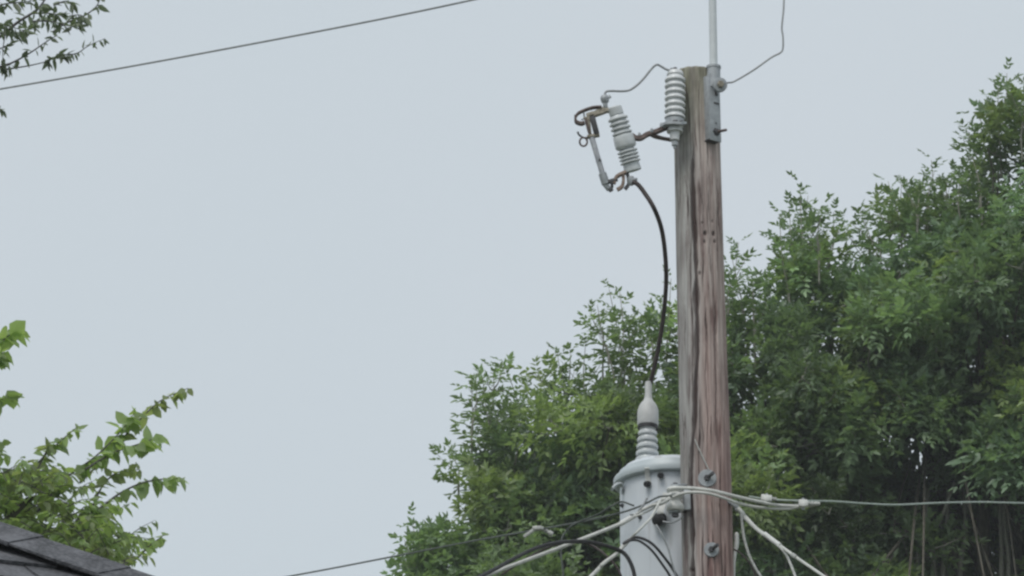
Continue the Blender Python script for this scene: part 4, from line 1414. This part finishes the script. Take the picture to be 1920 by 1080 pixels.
wood.build('trunk', M['bark'], t); lv.build('crown', M['leaf_elm'], t, tw, M['dark_twig'])

# --- tree that hangs its branches in from the upper left corner
YU = 19.0
base = Vector((-6.2, YU + 0.3, 0))
t = thing('overhanging_tree', 'dark tree with slender drooping leaves reaching in at the top left corner', 'tree', base)
lv, wood, tw = Leaves(), MB(), MB()
SLD = V3((0.165, 0.205, 0.130))
fork = Vector((-5.4, YU, 6.3))
limb(wood, base, fork, 0.2, 0.12, 0.4, 12)
for e in ((-120, 150), (-150, 60), (-700, -300), (-1100, -100), (-500, 250), (-200, -400)):
    limb(wood, fork, at(e[0], e[1], YU + rng.uniform(-0.3, 0.3)), 0.07, 0.010, 0.5, 8)
SU = mpp(100, YU)


def slender(path, n, lpx, dy=0.0, r0=0.005, C=SLD, bare=0.35, droop=0.35, wd=0.36):
    n = int(n * 1.5)
    arch(lv, tw, [at(x, y, YU + dy) for x, y in path], n, lpx * SU * 0.85, C, wd, r0, droop, bare, 0.6, 0.7)


slender([(-120, 150), (-30, 100), (0, 91), (17, 83)], 6, 22)
slender([(-150, 130), (-20, 80), (33, 42), (67, 20), (84, 0), (120, -50)], 16, 24, 0.05, 0.009, bare=0.3)
slender([(-100, 160), (4, 124), (22, 118), (55, 100), (89, 77), (108, 66)], 13, 20, 0.0, 0.006, bare=0.45)
slender([(10, 130), (24, 128), (55, 123), (84, 116), (107, 106), (132, 100)], 15, 22, 0.02, 0.004, bare=0.6)
slender([(120, 103), (144, 100), (164, 87), (180, 79), (197, 72)], 11, 18, 0.02, 0.003, bare=0.0, droop=0.4)
slender([(100, 60), (122, 44), (155, 31), (178, 15), (187, 0), (196, -20)], 12, 22, -0.05, 0.005, bare=0.1, droop=0.3)
slender([(60, 40), (95, 40), (125, 48), (150, 50)], 18, 24, -0.1, 0.004, bare=0.0)
slender([(60, 25), (95, 25), (115, 30)], 14, 26, 0.1, 0.004, bare=0.0)
slender([(100, 10), (125, 2), (140, 12)], 9, 20, 0.0, 0.004, bare=0.0)
slender([(-40, 50), (-10, 45), (20, 50), (45, 58)], 18, 26, -0.1, 0.005, bare=0.0)
slender([(-40, 30), (0, 10), (30, 5), (60, 2)], 18, 24, 0.1, 0.005, bare=0.0)
slender([(-30, 70), (0, 62), (20, 62), (45, 66)], 14, 22, 0.0, 0.004, bare=0.0)
slender([(10, 60), (5, 100), (8, 128)], 7, 22, 0.0, 0.003, bare=0.6, droop=1.3)
slender([(0, 125), (8, 124), (20, 122)], 6, 24, 0.0, 0.003, bare=0.0, droop=1.6)
slender([(40, 60), (55, 55), (65, 48)], 10, 20, 0.0, 0.003, bare=0.0)
slender([(130, 30), (150, 28), (160, 34)], 9, 24, -0.1, 0.003, bare=0.0, droop=1.3)
slender([(-60, 190), (-20, 200), (3, 206)], 9, 18, 0.0, 0.004, bare=0.5, droop=0.2)
for i in range(150):
    x, y = rng.uniform(-1250, -50), rng.uniform(-560, 260)
    if y > 60 and x > -250: continue
    c = at(x, y, YU + rng.uniform(-1.2, 1.2))
    a = rng.uniform(0, 6.28)
    d = Vector((math.cos(a), math.sin(a), rng.uniform(-0.2, 0.5))) * rng.uniform(0.2, 0.45)
    arch(lv, tw, [c, c + d * 0.5 + UP * 0.03, c + d], 14, 24 * SU, SLD * rng.uniform(0.8, 1.2), 0.33, 0.004, 0.9, 0.0, 0.35, 0.7)
for e in ((-120, 150), (-150, 60), (-700, -300), (-1100, -100), (-500, 250), (-200, -400)):
    b = at(e[0], e[1], YU)
    for _ in range(60):
        c = fork + (b - fork) * rng.uniform(0.5, 1.1) + Vector((rng.normal(0, 0.35), rng.normal(0, 0.4), rng.normal(0, 0.25)))
        if in_frame(c, 190): continue
        a = rng.uniform(0, 6.28)
        d = Vector((math.cos(a), math.sin(a), rng.uniform(-0.2, 0.5))) * rng.uniform(0.2, 0.4)
        arch(lv, tw, [c, c + d * 0.5 + UP * 0.03, c + d], 14, 24 * SU, SLD * rng.uniform(0.8, 1.2), 0.36, 0.004, 0.7, 0.0, 0.35, 0.7)
wood.build('trunk', M['bark'], t); lv.build('crown', M['leaf_dark'], t, tw, M['dark_twig'])


# ------------------------------------------------------------------ house with the shingled hip roof
def build_house():
    a = math.radians(22)
    E = Vector((math.cos(a), math.sin(a), 0))              # along the eave, to the right and away
    U = Vector((-math.sin(a), math.cos(a), 0))             # uphill, away from the camera
    slope = 0.62
    Dp, Wd, ez = 9.0, 14.0, 2.75
    hip = at(135, 1061, 11.0)                              # a point of the hip line
    run = (hip.z - ez) / slope
    Cn = Vector((hip.x, hip.y, 0)) + E * run - U * run      # eave corner
    t = thing('house', 'house with grey asphalt shingle hip roof at the lower left', 'house', (Cn.x, Cn.y, 0))

    def L(x, y, z): return Cn + E * x + U * y + UP * z      # x <= 0 to the left, y >= 0 uphill
    h = Dp / 2
    apex, apex2 = L(-h, h, ez + h * slope), L(-Wd + h, h, ez + h * slope)
    c = [L(0, 0, ez), L(-Wd, 0, ez), L(-Wd, Dp, ez), L(0, Dp, ez)]
    core = MB()
    lo = Vector((0, 0, -0.03))
    core.add([c[0] + lo, c[1] + lo, c[2] + lo, c[3] + lo, apex + lo, apex2 + lo],
             [(0, 1, 5, 4), (1, 2, 5), (2, 3, 4, 5), (3, 0, 4), (3, 2, 1, 0)])
    # shingle courses on the four slopes: each tab a thin tilted slab
    r_ = random.Random(3)

    def slope_tabs(o, ex, up_, length, tri):
        k = math.sqrt(1 + slope * slope)
        nvec = (UP - up_ * slope).normalized() if False else (UP * 1.0 - up_ * slope).normalized()
        upv = (up_ + UP * slope).normalized()
        ex_len = 0.16
        rows = int(h * k / ex_len)
        for i in range(rows + 1):
            s0 = i * ex_len
            xa, xb = s0 / k, length - s0 / k
            x = xa - r_.uniform(0, 0.3)
            while x < xb:
                w = r_.choice((0.16, 0.22, 0.33, 0.4))
                x0, x1 = max(x, xa + 0.05), min(x + w, xb - 0.05)
                if x1 - x0 > 0.02:
                    hi_ = 0.018 + r_.choice((0.0, 0.0, 0.008)) + r_.uniform(0, 0.003)
                    dn = r_.uniform(-0.006, 0.006)
                    s1 = s0 + ex_len + 0.05
                    x2, x3 = min(x1, length - s1 / k - 0.05), max(x0, s1 / k + 0.05)
                    if x2 - x3 < 0.004:
                        x2 = x3 = min(max((x2 + x3) / 2, x0), x1)
                        x2 += 0.003
                    p = [o + ex * x0 + upv * (s0 + dn), o + ex * x1 + upv * (s0 + dn), o + ex * x2 + upv * s1, o + ex * x3 + upv * s1]
                    tops = [p[0] + nvec * hi_, p[1] + nvec * hi_, p[2] + nvec * 0.003, p[3] + nvec * 0.003]
                    bots = [p[0] + nvec * (hi_ - 0.009), p[1] + nvec * (hi_ - 0.009), p[2] - nvec * 0.006, p[3] - nvec * 0.006]
                    core.add(tops + bots, [(0, 1, 2, 3), (7, 6, 5, 4), (0, 4, 5, 1), (1, 5, 6, 2), (2, 6, 7, 3), (3, 7, 4, 0)])
                x += w + 0.004
    slope_tabs(c[1], E, U, Wd, False)
    slope_tabs(c[0], U, -E, Dp, True)
    slope_tabs(c[3], -E, -U, Wd, False)
    slope_tabs(c[2], -U, E, Dp, True)
    rf = core.build('roof', M['shingle'], t, smooth=False)
    # cap shingles bent over the hips and the ridge
    cap = MB()

    def caps(p0, p1, n1, n2):
        d = (p1 - p0)
        n = max(1, int(d.length / 0.26))
        dv = d.normalized()
        for i in range(n + 1):
            q = p0 + dv * (i * 0.26)
            e = q + dv * 0.30
            s1 = n1.cross(dv).normalized(); s2 = n2.cross(dv).normalized()
            nu = (n1 + n2).normalized()
            if s1.dot(n2) > 0: s1 = -s1
            if s2.dot(n1) > 0: s2 = -s2
            wl = 0.125 + r_.uniform(-0.004, 0.004)
            a0, b0 = 0.040 + r_.uniform(0, 0.001), 0.0365
            vs = []
            for pt, hh in ((q, a0), (e, b0)):
                for th_ in (0, -0.004 if pt is e else -0.010):
                    vs += [pt + s1 * wl + n1 * (hh + th_), pt + nu * (hh + th_) * 1.12, pt + s2 * wl + n2 * (hh + th_)]
            # 0-2 top front, 3-5 bottom front, 6-8 top back, 9-11 bottom back
            cap.add(vs, [(0, 1, 7, 6), (1, 2, 8, 7), (3, 9, 10, 4), (4, 10, 11, 5), (0, 3, 4, 1), (1, 4, 5, 2), (6, 7, 10, 9), (7, 8, 11, 10), (0, 6, 9, 3), (2, 5, 11, 8)])
    nf = (UP - U * slope).normalized(); nr = (UP + E * slope).normalized()
    nbk = (UP + U * slope).normalized(); nl = (UP - E * slope).normalized()
    caps(c[0], apex, nf, nr); caps(c[3], apex, nbk, nr); caps(c[1], apex2, nf, nl); caps(c[2], apex2, nbk, nl); caps(apex2, apex, nf, nbk)
    cap.build('ridge_cap', M['shingle'], rf, smooth=False)
    # walls, fascia, windows and door below the picture
    ins = 0.5
    wc = (L(-ins, ins, 0), L(-Wd + ins, ins, 0), L(-Wd + ins, Dp - ins, 0), L(-ins, Dp - ins, 0))
    wl_ = MB().add([p for p in wc] + [p + UP * (ez - 0.03) for p in wc], [(0, 1, 5, 4), (1, 2, 6, 5), (2, 3, 7, 6), (3, 0, 4, 7)])
    wl_.build('wall', M['brick'], t, smooth=False)
    fa = MB()
    for i in range(4):
        p, q = c[i], c[(i + 1) % 4]
        fa.bar(p - UP * 0.11, q - UP * 0.11, 0.03, 0.16, 0.004, UP)
    fa.build('fascia', M['trim'], t)
    for x in (-3.0, -6.5, -11.0):
        f = MB().box(L(x, ins - 0.02, 1.6), E, U, UP, 1.3, 0.08, 1.3, 0.01).build('window', M['trim'], t)
        MB().box(L(x, ins - 0.05, 1.6), E, U, UP, 1.14, 0.05, 1.14, 0.004).build('pane', M['glass'], f)
    d_ = MB().box(L(-8.8, ins - 0.02, 1.03), E, U, UP, 0.95, 0.08, 2.05, 0.01).build('door', M['trim'], t)
    MB().box(L(-8.45, ins - 0.08, 1.0), E, U, UP, 0.05, 0.06, 0.12, 0.01).build('handle', M['steel_dark'], d_)


build_house()


# ------------------------------------------------------------------ haze added to lift the dark tones: one closed box round camera and scene
def build_haze():
    x, y0, y1, z0, z1 = 60.0, -30.0, 110.0, -1.0, 24.0
    hz = MB().box(Vector((0, (y0 + y1) / 2, (z0 + z1) / 2)), RIGHT, FWD, UP, 2 * x, y1 - y0, z1 - z0)
    m = bpy.data.materials.new('lifting_haze')
    m.use_nodes = True
    n, l = m.node_tree.nodes, m.node_tree.links
    n.clear()
    o_ = n.new('ShaderNodeOutputMaterial')
    v_ = n.new('ShaderNodeVolumePrincipled')
    v_.inputs['Color'].default_value = (0.89, 0.92, 0.93, 1)
    v_.inputs['Density'].default_value = 0.0013
    v_.inputs['Anisotropy'].default_value = 0.3
    l.new(v_.outputs[0], o_.inputs['Volume'])
    o = hz.build('haze', m, smooth=False)
    o['kind'] = 'stuff'
    o['label'] = 'thin pale haze added round the whole scene to lift its dark tones'


build_haze()
